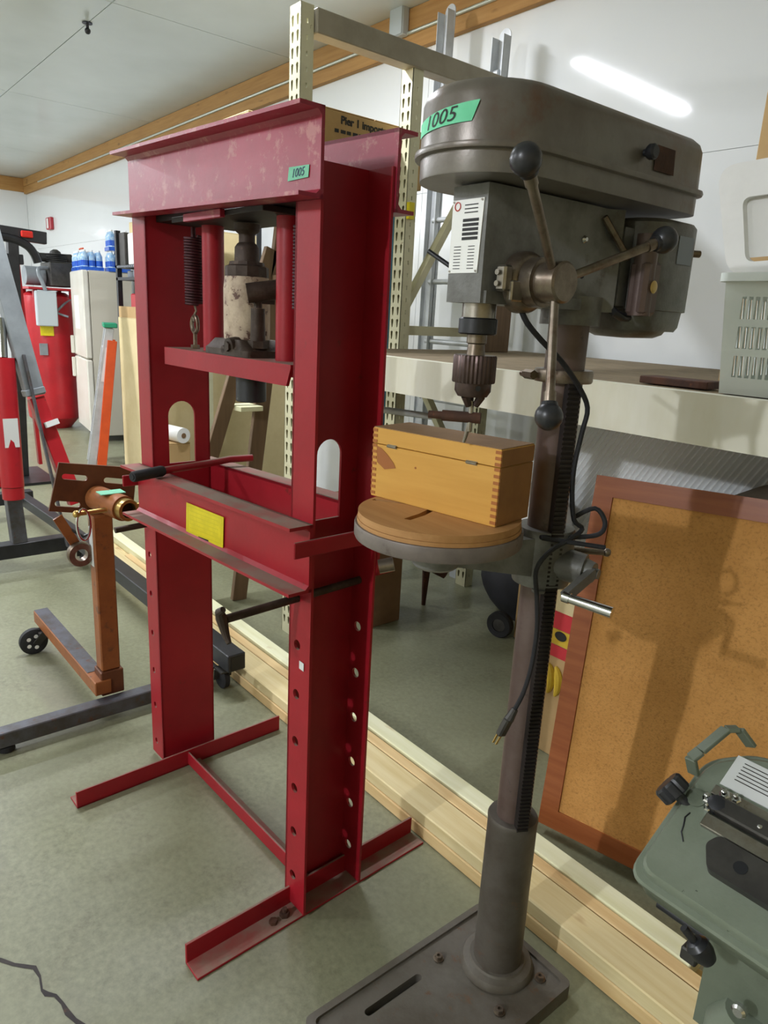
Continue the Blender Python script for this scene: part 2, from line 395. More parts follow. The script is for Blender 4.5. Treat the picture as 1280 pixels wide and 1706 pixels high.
t2 = struct(MB().box(X0+.04, X1, WY-.042, WY-.004, 2.775, 2.868, .002).build('trim_2', 'header', smooth=0))
struct(MB().box(X0+.004, X0+.04, Y0, WY-.004, 2.80, CZ-.002, .002).build('trim_3', 'header_y', smooth=0))

# ceiling fluorescent fixtures
for i, (x, y, l, p, ps) in enumerate(LAMPS):
    f = thing('fluorescent_light', LAMP_NAMES[i], 'ceiling light', (x, y, CZ), 0, 'fluorescent fixtures along the ceiling')
    MB().prism([(-.06, -l/2-.02, 0), (.06, -l/2-.02, 0), (.045, -l/2-.02, -.07), (-.045, -l/2-.02, -.07)], (0, l+.04, 0)).build('housing', 'housing', f)
    ld = bpy.data.lights.new('fluorescent_tube', 'AREA'); ld.shape = 'RECTANGLE'; ld.size = 0.07; ld.size_y = l
    ld.energy = p; ld.color = LAMP_COL
    lo = bpy.data.objects.new('fluorescent_tube', ld); COL.objects.link(lo); lo.location = (0, 0, -.075); lo.parent = f
    # open strip fixture: tubes also throw light sideways onto ceiling and wall
    if not ps: continue
    ld2 = bpy.data.lights.new('fluorescent_tube_side_glow', 'POINT'); ld2.energy = ps; ld2.color = LAMP_COL; ld2.shadow_soft_size = 0.04
    lo2 = bpy.data.objects.new('fluorescent_tube_side_glow', ld2); COL.objects.link(lo2); lo2.location = (0, 0, -.13); lo2.parent = f

# ------------------------------------------------------------------ H-frame shop press
PR = thing('shop_press', 'tall red H-frame hydraulic shop press with yellow label on its bed', 'shop press', (-1.113, .756, 0), math.atan2(.031, 1))
def column(side):
    # side=+1 right column (flanges point +x, web on inner side), -1 left
    x_w = -.077 if side > 0 else -.742; x_f = 0.0 if side > 0 else -.819
    D = .17; t = .006; Z0 = .012; Z1 = 1.625
    m = MB()
    sl = []
    y0, y1 = (.058, .121) if side > 0 else (.047, .125)
    zt, zb = (1.105, .935)
    r = (y1-y0)/2; c = (y0+y1)/2
    for i in range(13):
        a = PI*i/12; sl.append((c+r*math.cos(a), zt-r+r*math.sin(a)))
    sl += [(y0, zb), (y1, zb)]
    m.plate(rect(0, D, Z0, Z1), [sl], t, frame((x_w-(t if side < 0 else 0), 0, 0), (0, 1, 0), (0, 0, 1)))
    hx = -.046 if side > 0 else -.79
    hz = [.093, .212, .327, .446, .561, .677] if side > 0 else [.058, .182, .299, .42, .544, .664]
    a, b = sorted((x_w, x_f))
    holes = [circ(hx, z, .0115 if side > 0 else .0095, 16) for z in hz]
    m.plate(rect(a, b, Z0, Z1-.02), holes, t, frame((0, t, 0), (1, 0, 0), (0, 0, 1)))
    m.plate(rect(a, b, Z0, Z1-.0), holes, t, frame((0, D, 0), (1, 0, 0), (0, 0, 1)))
    return m.build('column', 'red', PR)
column(1); column(-1)
def channel(y_web, out, x0, x1, zl, zr, h, fl_w, t=.007, m_='red', name='beam'):
    """C channel along x, web at y_web, flanges pointing to out (+1/-1 in y); zl/zr = bottom height at each end"""
    m = MB()
    for (ya, yb, za, zb) in ((y_web, y_web+out*t, 0, h), (y_web, y_web+out*fl_w, 0, t), (y_web, y_web+out*fl_w, h-t, h)):
        a = [(x0, ya, zl+za), (x0, yb, zl+za), (x0, yb, zl+zb), (x0, ya, zl+zb)]
        b = [(x1, ya, zr+za), (x1, yb, zr+za), (x1, yb, zr+zb), (x1, ya, zr+zb)]
        m.loft([a, b])
    # fillets at the web root
    for zz, sg in ((t, 1), (h-t, -1)):
        r = .008
        a = [(x0, y_web+out*t, zl+zz), (x0, y_web+out*(t+r), zl+zz), (x0, y_web+out*t, zl+zz+sg*r)]
        b = [(x1, p[1], p[2]-zl+zr) for p in a]
        m.loft([a, b])
    return m.build(name, m_, PR)
channel(-.001, -1, -.812, .008, 1.566, 1.545, .146, .052, m_='red_top', name='top_beam')
channel(.171, 1, -.812, .004, 1.566, 1.545, .146, .048, m_='red_top', name='top_beam')
channel(-.001, -1, -.832, .002, .782, .812, .142, .055, name='bed_beam')
channel(.171, 1, -.832, .002, .782, .812, .142, .05, name='bed_beam')
# strap that ties the two bed channels round the column, left end plate too
MB().box(.003, .011, -.05, .222, .892, .925, .002).build('bed_strap', 'red', PR)
MB().box(-.84, -.833, -.05, .222, .86, .892, .002).build('bed_strap', 'red', PR)
# cross plate under the top beams, with the pale front edge
MB().box(-.59, -.19, .0, .165, 1.541, 1.553, .001).build('head_plate', 'dark_steel', PR)
MB().box(-.507, -.338, -.012, .0, 1.537, 1.5535, .001).build('head_plate_lip', 'red_top', PR, label='pale worn front lip of the head plate')
MB().box(-.742, -.077, .03, .14, 1.555, 1.575).build('head_cross_tie', 'dark_steel', PR)
# guide rods
for gx in (-.547, -.222):
    MB().cyl((gx, .083, 1.247), (gx, .083, 1.541), .026, n=24).build('guide_rod', 'red', PR)
# sliding platform (channel, flanges down)
pm = MB()
pm.prism([(-.690, .018, 1.252), (-.113, .018, 1.252), (-.113, .152, 1.252), (-.690, .152, 1.252)], (0, 0, -.007))
pm.prism([(-.690, .018, 1.2455), (-.113, .018, 1.2455), (-.128, .018, 1.209), (-.690, .018, 1.209)], (0, .007, 0))
pm.prism([(-.690, .145, 1.2455), (-.113, .145, 1.2455), (-.128, .145, 1.209), (-.690, .145, 1.209)], (0, .007, 0))
pm.build('platform', 'red', PR)
MB().lathe([(.033, 1.148), (.035, 1.15), (.035, 1.2445)], (-.372, .083, 0)).build('ram', 'black_paint', PR, label='black round ram nose')
# springs with eye bolts
for sx in (-.622, -.148):
    path = [(sx+.021*math.cos(a), .07+.021*math.sin(a), 1.52-.16*(a/(2*PI*24))) for a in [2*PI*k/10 for k in range(241)]]
    sp = MB().tube(path, .0032, 6)
    sp.cyl((sx, .07, 1.518), (sx, .07, 1.541), .006, n=8)
    sp = sp.build('return_spring', 'spring', PR, smooth=60)
    eb = MB().tube([(sx+.016*math.cos(a), .07, 1.312+.02*math.sin(a)) for a in [2*PI*k/16 for k in range(16)]], .005, 8, closed=True)
    eb.cyl((sx, .07, 1.2525), (sx, .07, 1.295), .005, n=10)
    eb.tube([(sx, .07, 1.36), (sx+.004, .072, 1.345), (sx-.004, .068, 1.33), (sx, .066, 1.318)], .0032, 6)
    eb.lathe([(.011, 1.2525), (.011, 1.262)], (sx, .07, 0), n=6)
    eb.build('eye_bolt', 'steel_worn', PR)
# feet: angle irons running front to back; tie bar
fr = MB(); fr.box(-.062, -.055, -.262, .394, .0, .052, .001); fr.box(-.062, -.006, -.262, .394, 0, .006, .001); fr.build('foot', 'red', PR)
fr = MB(); fr.box(-.700, -.693, -.274, .385, .0, .052, .001); fr.box(-.75, -.693, -.274, .385, 0, .006, .001); fr.build('foot', 'red', PR)
MB().box(-.693, -.062, .055, .061, .006, .046, .001).build('tie_bar', 'red', PR)
MB().box(-.693, -.062, .061, .095, .006, .012, .001).build('tie_bar_flange', 'red', PR)
bb = MB()
bb.lathe([(.012, .006), (.012, .016)], (-.032, -.03, 0), n=6).lathe([(.006, .016), (.006, .026)], (-.032, -.03, 0), n=8)
bb.build('foot_bolt', 'rust', PR)
MB().lathe([(.010, .006), (.010, .014)], (-.03, -.062, 0), n=6).build('foot_bolt', 'rust', PR)
# support pins with hooked heads, through the column holes under the bed
def pin(px, z, y_head, hook=True):
    m = MB().cyl((px, y_head+.01, z), (px, .20, z+.012), .0085, n=14)
    if not hook: return m.build('support_pin', 'jack_dark', PR)
    hk = [(px+.014, y_head-.004, z+.028), (px+.004, y_head-.006, z+.02), (px, y_head, z+.004), (px, y_head+.004, z-.014), (px+.006, y_head+.006, z-.032), (px+.018, y_head+.006, z-.043)]
    m.tube(hk, .01, 10, rr=[.006, .009, .0115, .0095, .0075, .005])
    m.build('support_pin', 'jack_dark', PR)
pin(-.046, .778, -.176); pin(-.79, .752, -.105, False)
# labels and tape
lb = MB(); yb = -.0105; 
lb.prism([(-.530, yb, .797), (-.340, yb, .812), (-.335, yb, .888), (-.524, yb, .881)], (0, -.0012, 0)); lab = lb.build('warning_label', 'yellow', PR, smooth=0, label='yellow rectangular warning label')
ln = MB(); yy = yb-.0016
def bar(m, a, b, wd):
    a = Vector(a); b = Vector(b); d = (b-a).normalized(); n = Vector((-d.z, 0, d.x))*wd/2
    m.quad(a-n, b-n, b+n, a+n)
for a, b in (((-.520, yy, .807), (-.349, yy, .820)), ((-.344, yy, .882), (-.516, yy, .874)), ((-.520, yy, .807), (-.516, yy, .874)), ((-.349, yy, .820), (-.344, yy, .882))): bar(ln, a, b, .002)
for k in range(5): bar(ln, (-.508, yy, .864-.011*k), (-.36, yy, .872-.0105*k), .0018)
ln.build('label_print', 'yellow_line', lab, smooth=0)
lt = MB(); bar(lt, (-.462, yy, .8065), (-.41, yy, .8105), .004); lt.build('label_print', 'ink', lab, smooth=0)
tp = MB(); yt = -.009
tp.prism([(-.0905, yt, 1.581), (-.026, yt, 1.582), (-.0235, yt, 1.602), (-.0865, yt, 1.604)], (0, -.0008, 0)); tpe = tp.build('tape_tag', 'tape2', PR, smooth=0, label='pale green tape tag reading 1005')
MB().text('1005', .020, frame((-.058, yt-.0012, 1.592), (1, 0, .02), (0, 0, 1)), .3).build('tag_number', 'pen', tpe, smooth=0)
MB().prism([(-.034, -.0012, .628), (-.018, -.0012, .627), (-.018, -.0012, .645), (-.034, -.0012, .646)], (0, -.0008, 0)).build('sticker', 'white_lab', PR, smooth=0, label='small white sticker on the right column')

# bottle jack standing on the press platform
BJ = thing('bottle_jack', 'old bottle jack with flaking cream paint standing on press platform', 'jack', tuple(PR.matrix_basis @ Vector((0, 0, 0))))
th = math.atan2(.031, 1)
BJ.location = Vector((-1.113, .756, 0)) + Matrix.Rotation(th, 3, 'Z') @ Vector((-.39, .083, 1.2525)); BJ.rotation_euler = (0, 0, th)
MB().lathe([(.052, .036), (.0525, .05), (.0525, .145), (.051, .16), (.049, .172)], n=28).build('cylinder_body', 'jack', BJ)
MB().lathe([(.049, .1725), (.049, .19), (.048, .194), (.040, .197), (.038, .204)], n=12).build('top_nut', 'jack_dark', BJ, smooth=20)
MB().lathe([(.028, .2045), (.027, .235), (.022, .242), (.018, .245), (.018, .262), (.028, .27), (.029, .284)], n=20).build('extension_screw', 'jack_dark', BJ)
m = MB()
m.loft([[Vector((a*sx, b*sy, z)) for a, b in rrect(-1, 1, -1, 1, .25)] for z, sx, sy in ((0, .098, .062), (.014, .098, .062), (.02, .09, .057), (.036, .062, .054))])
m.build('base', 'jack_dark', BJ)
m = MB().cyl((.025, -.062, .02), (.025, -.038, .022), .019, .021, n=16).cyl((.025, -.068, .02), (.025, -.0615, .02), .011, n=6).cyl((-.002, -.062, .012), (-.002, -.05, .012), .009, n=8)
m.build('release_valve', 'jack_dark', BJ)
m = MB().cyl((.080, -.02, .02), (.080, -.02, .105), .017, .015, n=14).cyl((.080, -.02, .1055), (.080, -.02, .135), .009, n=10).lathe([(.022, .02), (.022, .036)], (.08, -.02, 0), n=6)
m.build('pump', 'jack_dark', BJ)
m = MB()
m.lathe([(.019, -.035), (.021, -.03), (.021, .04), (.015, .04), (.015, -.035)], hole=True, mtx=Matrix.Translation((.098, -.012, .142)) @ Matrix.Rotation(math.radians(-30), 4, 'Z') @ Matrix.Rotation(math.radians(100), 4, 'X'), n=16)
m.box(.075, .085, -.03, .02, .115, .135)
m.build('handle_socket', 'jack_dark', BJ)

# jack handle lying across the bed
def wp(x, y, z): return Vector((-1.113, .756, 0)) + Matrix.Rotation(th, 3, 'Z') @ Vector((x, y, z))
JH = thing('jack_handle', 'bent red jack handle with black grip lying across the press bed', 'handle', wp(0, 0, 0), th)
h0 = Vector((-.578, -.125, .9475)); h1 = Vector((-.607, -.035, .948)); h2 = Vector((-.634, .10, .9485)); h3 = Vector((-.650, .18, .951)); h4 = Vector((-.636, .245, .952))
MB().tube([h1-(h1-h0).normalized()*.004, h1.lerp(h2, .5), h2, h2.lerp(h3, .5), h3, h3.lerp(h4, .5), h4], .0098, 14).build('rod', 'red', JH)
g = MB(); d = (h1-h0).normalized(); g.tube([h0, h0+d*.004, h0+d*.07, h1-d*.004, h1+d*.002], .014, 16, rr=[.0115, .0135, .0138, .0142, .0125]); g.cyl(h0-d*.002, h0+d*.001, .007, n=12)
g.build('grip', 'black_rubber', JH)

# ------------------------------------------------------------------ floor drill press
BX, BY = -.749, 1.010; DR = math.radians(-.75)
DP = thing('drill_press', 'tall grey floor drill press with brown patina column and belt cover', 'drill press', (BX, BY, 0), DR)
# base plate: raised rim with slots
m = MB(); t = .028
outer = rrect(-.128, .128, -.40, .085, .012, 3)
def slot(cx, y0, y1, r):
    return [(cx+r*math.cos(PI*i/8), y1+r*math.sin(PI*i/8)) for i in range(9)] + [(cx+r*math.cos(PI+PI*i/8), y0+r*math.sin(PI+PI*i/8)) for i in range(9)]
holes = [slot(-.072, -.29, -.16, .008), slot(.072, -.29, -.16, .008)]
m.plate(outer, holes, .022, frame((0, 0, .008), (1, 0, 0), (0, 1, 0)))
m.plate(rrect(-.132, .132, -.404, .089, .014, 3), [rrect(-.118, .118, -.39, .075, .012, 3)], .036, frame((0, 0, 0), (1, 0, 0), (0, 1, 0)))
m.box(-.118, .118, -.39, .075, 0.0, .006)
base = m.build('base', 'base', DP, smooth=25)
for (x, y, a) in ((-.08, -.095, 20), (.082, -.08, 50), (-.07, .045, 0), (.082, .045, 30)):
    MB().lathe([(.0115, .0305), (.0115, .033), (.0085, .0331)], (x, y, 0), n=18).lathe([(.0085, .0331), (.0085, .040), (.004, .040), (.004, .036)], (x, y, 0), n=6).build('base_bolt', 'steel_worn', base, smooth=20)
m = MB(); m.beam((-.128, -.31, .03), (-.128, .02, .03), .0, .0) if False else None
MB().lathe([(.077, .0305), (.077, .038), (.072, .046), (.06, .05), (.0575, .054)], n=32).build('column_flange', 'base', DP)
MB().lathe([(.0505, .05), (.0495, .39), (.0505, .40), (.048, .405), (.036, .405)], n=32).build('column_sleeve', 'sleeve', DP)
MB().lathe([(.0335, .38), (.0335, 1.37)], n=32).build('column', 'col', DP)
# rack along the column with teeth, and its upper clamp ring
m = MB(); m.box(.0, .016, -.0, .0, 0, 0) if False else None
rk = MB()
ra = math.radians(-28)  # rack faces front right of the column
rm = Matrix.Rotation(ra, 4, 'Z')
rk.box(.0335, .049, -.011, .011, .40, 1.262, 0, rm)
for k in range(105): rk.box(.049, .0525, -.011, .011, .404+k*.0082, .408+k*.0082, 0, rm)
rk.build('rack', 'dark_steel', DP, smooth=0)
rc = MB().lathe([(.0345, 1.262), (.0475, 1.262), (.049, 1.265), (.049, 1.280), (.0475, 1.283), (.0345, 1.283)], n=32)
rc.cyl((-.02, -.052, 1.272), (-.045, -.045, 1.272), .008, n=6).cyl((-.045, -.045, 1.272), (-.055, -.042, 1.272), .005, n=10)
rc.build('rack_collar', 'steel_worn', DP)
# table bracket
br = MB()
br.lathe([(.036, .905), (.051, .905), (.053, .915), (.053, 1.0), (.050, 1.008), (.036, 1.008)], n=32)
ang = math.atan2(-.208, -.062); dirv = Vector((math.cos(ang), math.sin(ang), 0)); TC = Vector((-.062, -.206, 0))
side = Vector((-dirv.y, dirv.x, 0))
def rib(s0, s1, w0, w1, za0, zb0, za1, zb1):
    p = dirv*s0; q = dirv*s1
    a = [p+side*w0+Vector((0, 0, za0)), p-side*w0+Vector((0, 0, za0)), p-side*w0+Vector((0, 0, zb0)), p+side*w0+Vector((0, 0, zb0))]
    b = [q+side*w1+Vector((0, 0, za1)), q-side*w1+Vector((0, 0, za1)), q-side*w1+Vector((0, 0, zb1)), q+side*w1+Vector((0, 0, zb1))]
    br.loft([a, b])
rib(.035, .235, .032, .03, .925, .995, .965, 1.0)
br.lathe([(.034, .95), (.04, .955), (.046, .985), (.06, 1.0055)], TC, n=24)
br.cyl((.02, -.005, .95), (.078, .018, .945), .03, .028, n=20)     # gear housing for the crank
br.lathe([(.012, .905), (.012, .90)], (.03, -.04, 0), n=8)
br.build('table_bracket', 'cast', DP)
m = MB().cyl((.076, .018, .945), (.095, .022, .944), .022, .018, n=20).cyl((.095, .022, .944), (.104, .024, .944), .009, n=12)
m.beam((.099, .015, .948), (.095, -.055, .915), .012, .018)
crk = m.build('table_crank', 'cast', DP)
MB().cyl((.093, -.055, .917), (.105, -.052, .916), .0095, n=14).cyl((.105, -.052, .916), (.175, -.034, .912), .008, .0095, n=14).build('crank_grip', 'chrome', crk, label='chrome crank grip')
MB().cyl((.02, .05, .96), (.075, .085, .965), .006, n=10).sph((.075, .085, .965), .008, 10).build('clamp_lever', 'steel_worn', DP)
# round table
tb = MB().lathe([(.05, 1.006), (.13, 1.001), (.139, 1.002), (.1405, 1.005), (.1405, 1.024), (.1395, 1.0265), (.0, 1.0265)], TC, n=56)
tb.build('table', 'table', DP)
m = MB().cyl(TC+Vector((-.045, -.055, .95)), TC+Vector((-.06, -.075, .944)), .012, n=14)
m.build('table_lock', 'steel_worn', DP)
# head casting
m = MB()
m.loft([[Vector((x, y, z)) for x, y in ((-.034, -.25), (.034, -.25), (.036, -.24), (.036, .02), (.05, .045), (-.05, .045), (-.036, .02), (-.036, -.24))] for z in (1.378, 1.534)])
m.lathe([(.049, 1.355), (.049, 1.40)], n=28)
m.box(.034, .040, -.245, .02, 1.378, 1.395)
m.box(-.03, .03, .03, .07, 1.44, 1.52)
hd = m.build('head', 'cast', DP, smooth=30)
MB().lathe([(.0045, 0), (.006, .002), (.003, .006)], (0, 0, 0), mtx=Matrix.Translation((.036, -.035, 1.483)) @ Matrix.Rotation(PI/2, 4, 'Y'), n=12).build('set_screw', 'chrome', DP)
MB().lathe([(.0045, 0), (.004, .002), (.002, .002)], mtx=Matrix.Translation((.036, -.03, 1.43)) @ Matrix.Rotation(PI/2, 4, 'Y'), n=10).build('set_screw', 'black_paint', DP)
# belt cover: stadium with squarer rear end, lip between lid and pan
def outl(R, yc, ye, rc, n=20, m_=6):
    o = []
    for i in range(n+1):
        a = PI+PI*i/n; o.append((R*math.cos(a), yc+R*math.sin(a)))
    for cx, a0 in ((R-rc, 0), (-(R-rc), 90)):
        for i in range(m_+1):
            a = math.radians(a0+90*i/m_); o.append((cx+rc*math.cos(a), ye-rc+rc*math.sin(a)))
    return o
def ring(R, yc, ye, rc, z): return [Vector((x, y, z)) for x, y in outl(R, yc, ye, rc)]
yc, ye = -.213, .182
MB().loft([ring(.100, yc, ye, .03, 1.537), ring(.1005, yc, ye, .031, 1.539), ring(.1005, yc, ye, .031, 1.5645)]).build('belt_pan', 'cover', DP)
MB().loft([ring(.1005, yc, ye, .031, 1.5645), ring(.108, yc, ye+.007, .036, 1.5655), ring(.109, yc, ye+.008, .036, 1.569), ring(.108, yc, ye+.007, .036, 1.573), ring(.1015, yc, ye+.001, .031, 1.574)]).build('cover_lip', 'cover', DP)
MB().loft([ring(.1015, yc, ye, .031, 1.574), ring(.1, yc, ye-.001, .031, 1.630), ring(.0965, yc, ye-.004, .031, 1.640), ring(.088, yc, ye-.012, .03, 1.648), ring(.07, yc, ye-.03, .03, 1.653)]).build('belt_cover', 'cover', DP)
m = MB().cyl((.1, -.002, 1.602), (.108, -.002, 1.602), .005, n=10).lathe([(.009, .107), (.011, .11), (.011, .117), (.008, .12)], (0, -.002, 1.602), 'X', 16)
m.build('cover_latch_knob', 'black_paint', DP)
MB().prism([(.1028, .025, 1.583), (.1028, .078, 1.583), (.1018, .076, 1.618), (.1018, .022, 1.618)], (.0008, 0, 0)).build('cover_plate', 'rust', DP, smooth=0, label='small rust brown plate on the belt cover')
# tape tag with the number, wrapped on the rounded nose
tm = MB(); tv = []
c0, c1 = math.radians(238), math.radians(297)
def nose(a, z): return Vector((.1022*math.cos(a), yc+.1022*math.sin(a), z))
def zlo(u): return 1.590+.006*u
def zhi(u): return 1.607+.013*u
NB = 10
rows = [[], []]
for i in range(NB+1):
    u = i/NB; a = c0+(c1-c0)*u
    rows[0].append(tm.b.verts.new(nose(a-(.06*(1-u)), zlo(u)))); rows[1].append(tm.b.verts.new(nose(a+.09*u-.03*(1-u), zhi(u))))
for i in range(NB): tm.b.faces.new((rows[0][i], rows[0][i+1], rows[1][i+1], rows[1][i]))
tg = tm.build('tape_tag', 'tape', DP, label='green tape tag reading 1005')
tx = MB().text('1005', .0235, Matrix.Identity(4), .25, 0.0)
bmesh.ops.subdivide_edges(tx.b, edges=[e for e in tx.b.edges if e.calc_length() > .004], cuts=2)
for v in tx.b.verts:
    u = (v.co.x+.034)/.075; a = c0+(c1-c0)*(.08+.92*max(0, u)); z = 1.6035+v.co.y+.0085*(u-.5)
    v.co = Vector((.1028*math.cos(a), yc+.1028*math.sin(a), z))
tx.build('tag_number', 'ink', tg, smooth=0)
# motor
mm = Matrix.Translation((0, .16, 0))
m = MB().loft([[mm @ Vector((x, y, z)) for x, y in rrect(-s, s, -s, s, .05)] for z, s in ((1.352, .074), (1.36, .078), (1.385, .08), (1.386, .084), (1.522, .084), (1.528, .08))])
m.box(-.05, .05, .05, .075, 1.39, 1.51)
mo = m.build('motor', 'cast', DP)
m = MB().lathe([(.068, 1.352), (.064, 1.346), (.05, 1.340), (.0, 1.338)], (0, .16, 0), n=28); m.build('motor_end_bell', 'cast', mo)
MB().prism([(.0842, .155, 1.462), (.0842, .20, 1.462), (.0842, .20, 1.506), (.0842, .155, 1.506)], (.0008, 0, 0)).build('motor_plate', 'grey_bins', mo, smooth=0, label='grey data plate on the motor')
MB().cyl((.062, .215, 1.485), (.076, .24, 1.485), .006, n=10).build('motor_screw', 'steel_worn', mo)
m = MB().cyl((.078, .075, 1.375), (.078, .075, 1.50), .018, n=16)
m.box(.06, .095, .058, .10, 1.375, 1.46, .006); m.build('capacitor_box', 'col', mo)
MB().lathe([(.008, .0), (.010, .002), (.007, .003)], mtx=Matrix.Translation((.0955, .078, 1.42)) @ Matrix.Rotation(PI/2, 4, 'Y'), n=14).build('capacitor_screw', 'brass', mo)
m = MB().cyl((.04, .005, 1.52), (.058, .052, 1.465), .0055, n=10).sph((.058, .052, 1.465), .007, 10); m.build('belt_tension_lever', 'steel_worn', DP)
m = MB().tube([(.035, .045, 1.392), (.05, .05, 1.378), (.055, .065, 1.372), (.05, .09, 1.372)], .007, 10); m.build('motor_bracket', 'black_paint', DP)
# feed hub and three spokes
HY, HZ = -.172, 1.41
hub = MB()
hub.lathe([(.043, .034), (.043, .05), (.040, .056), (.036, .060), (.034, .0605), (.034, .082)], (0, HY, HZ), 'X', 32)
hub.lathe([(.033, .0825), (.028, .083), (.028, .115), (.025, .118), (.0, .118)], (0, HY, HZ), 'X', 32)
hub = hub.build('feed_hub', 'steel_worn', DP)
m = MB(); m.box(.044, .062, HY-.062, HY-.045, 1.395, 1.43, .003).cyl((.05, HY-.0625, 1.42), (.05, HY-.066, 1.42), .004, n=8).cyl((.05, HY-.0625, 1.405), (.05, HY-.066, 1.405), .004, n=8)
m.box(.06, .066, HY-.05, HY-.025, 1.382, 1.41, .002).build('depth_stop', 'steel', DP)
for (ky, kz) in ((-.306, 1.537), (.008, 1.481), (-.212, 1.234)):
    d = Vector((.045, ky-HY, kz-HZ)); L_ = d.length; d.normalize()
    p0 = Vector((.1, HY, HZ)) + d*.02; p1 = Vector((.1, HY, HZ)) + d*(L_-.012)
    h = MB().cyl(p0, p1, .0062, .0068, n=14).cyl(p1-d*.02, p1, .0085, .0085, n=14).build('feed_handle', 'steel_worn', DP)
    MB().sph(p1+d*.014, .0195, 20).cyl(p1-d*.006, p1+d*.002, .011, .013, n=14).build('knob', 'knob', h, label='black ball knob')
# quill, chuck and circle cutter
SP = Vector((0, -.215, 0))
MB().lathe([(.025, 1.357), (.025, 1.40)], SP, n=28).build('quill', 'steel', DP)
MB().lathe([(.026, 1.334), (.0285, 1.336), (.0285, 1.356), (.026, 1.358)], SP, n=28).build('quill_collar', 'black_paint', DP)
MB().lathe([(.014, 1.304), (.0125, 1.32), (.015, 1.322), (.015, 1.336)], SP, n=20).build('spindle', 'steel_worn', DP)
ck_ = MB().lathe([(.0225, 1.2435), (.0275, 1.2515), (.0275, 1.264)], SP, n=32)
prof = []
for k in range(64):
    a = 2*PI*k/64; r = .0325 if k % 2 else .0312; prof.append((r*math.cos(a), r*math.sin(a)))
ck_.loft([[SP+Vector((x*s, y*s, z)) for x, y in prof] for z, s in ((1.264, .97), (1.266, 1), (1.302, 1), (1.3045, .96))])
ck_ = ck_.build('chuck', 'chuck', DP)
for a in (30, 150, 270):
    aa = math.radians(a); p = SP+Vector((.006*math.cos(aa), .006*math.sin(aa), 1.229)); q = SP+Vector((.014*math.cos(aa), .014*math.sin(aa), 1.2445))
    MB().cyl(p, q, .005, .007, n=8).build('chuck_jaw', 'chuck', ck_)
MB().cyl(SP+Vector((.024, -.014, 1.2575)), SP+Vector((.0255, -.015, 1.2575)), .004, n=10).build('chuck_key_hole', 'black_paint', ck_)
cc = MB().cyl(SP+Vector((0, 0, 1.19)), SP+Vector((0, 0, 1.236)), .0042, n=12).build('circle_cutter', 'steel', DP)
MB().cyl(SP+Vector((.012, .01, 1.211)), SP+Vector((-.035, -.026, 1.211)), .0085, n=16).cyl(SP+Vector((-.035, -.026, 1.211)), SP+Vector((-.052, -.039, 1.211)), .006, n=12).build('cutter_arm', 'rust', cc)
MB().cyl(SP+Vector((-.006, -.004, 1.172)), SP+Vector((0, 0, 1.205)), .0026, .004, n=10).build('cutter_bit', 'steel', cc)
# name plate with print
np_ = MB().prism([(-.0325, -.2502, 1.418), (.0245, -.2502, 1.418), (.0285, -.2502, 1.5155), (-.0325, -.2502, 1.5155)], (0, -.0012, 0)).build('name_plate', 'white_plate', DP, smooth=0, label='white printed data plate on the head')
pr = MB(); yy = -.2518
for k, z in enumerate((1.488, 1.482, 1.476, 1.470, 1.464)): pr.quad((-.010, yy, z-.002), (.021, yy, z-.002), (.021, yy, z+.002), (-.010, yy, z+.002))
rn = random.Random(5)
for k in range(8):
    z = 1.4535-.0042*k; pr.quad((-.024, yy, z-.0005), (-.010, yy, z-.0005), (-.010, yy, z+.0005), (-.024, yy, z+.0005)); pr.quad((.004, yy, z-.0005), (.017, yy, z-.0005), (.017, yy, z+.0005), (.004, yy, z+.0005))
for k in range(3):
    z = 1.508-.005*k; pr.quad((-.008, yy, z-.0007), (.018, yy, z-.0007), (.018, yy, z+.0007), (-.008, yy, z+.0007))
pr.build('plate_print', 'ink', np_, smooth=0)
MB().tube([(-.022+.0055*math.cos(a), yy, 1.507+.0055*math.sin(a)) for a in [2*PI*k/16 for k in range(16)]], .0009, 4, closed=True).build('plate_emblem', 'logo_red', np_)
for x, z in ((-.030, 1.513), (.025, 1.513), (-.030, 1.4205), (.022, 1.4205)): MB().cyl((x, -.2510, z), (x, -.2530, z), .0015, n=8).build('rivet', 'steel', np_)
# depth rod on the left of the head
MB().cyl((-.036, -.21, 1.415), (-.092, -.24, 1.452), .0035, n=10).build('switch_lever', 'black_paint', DP)
# power cord and plug
cd = [(.045, -.18, 1.379), (.05, -.165, 1.355), (.052, -.13, 1.33), (.054, -.08, 1.30), (.054, -.03, 1.262), (.056, .0, 1.225), (.055, -.005, 1.185), (.053, -.012, 1.13), (.05, -.005, 1.08), (.05, .01, 1.03), (.055, .03, 1.012), (.06, -.01, 1.0), (.056, -.055, .985), (.042, -.068, .95), (.045, -.062, .90), (.05, -.058, .84), (.052, -.064, .775), (.05, -.075, .725), (.045, -.088, .692)]
def smooth_path(P, n=4):
    P = [Vector(p) for p in P]; out = []
    for i in range(len(P)-1):
        p0 = P[max(i-1, 0)]; p1 = P[i]; p2 = P[i+1]; p3 = P[min(i+2, len(P)-1)]
        for k in range(n):
            t = k/n; out.append(.5*((2*p1)+(p2-p0)*t+(2*p0-5*p1+4*p2-p3)*t*t+(3*p1-p0-3*p2+p3)*t**3))
    out.append(P[-1]); return out
MB().tube(smooth_path(cd), .0042, 8).build('power_cord', 'black_rubber', DP)
MB().tube(smooth_path([(.04, .02, 1.03), (.065, .045, 1.05), (.085, .05, 1.03), (.085, .04, 1.01), (.06, .02, 1.0), (.03, -.05, 1.002), (.06, -.02, .998), (.105, .03, .992)]), .0042, 8).build('cord_coil', 'black_rubber', DP)
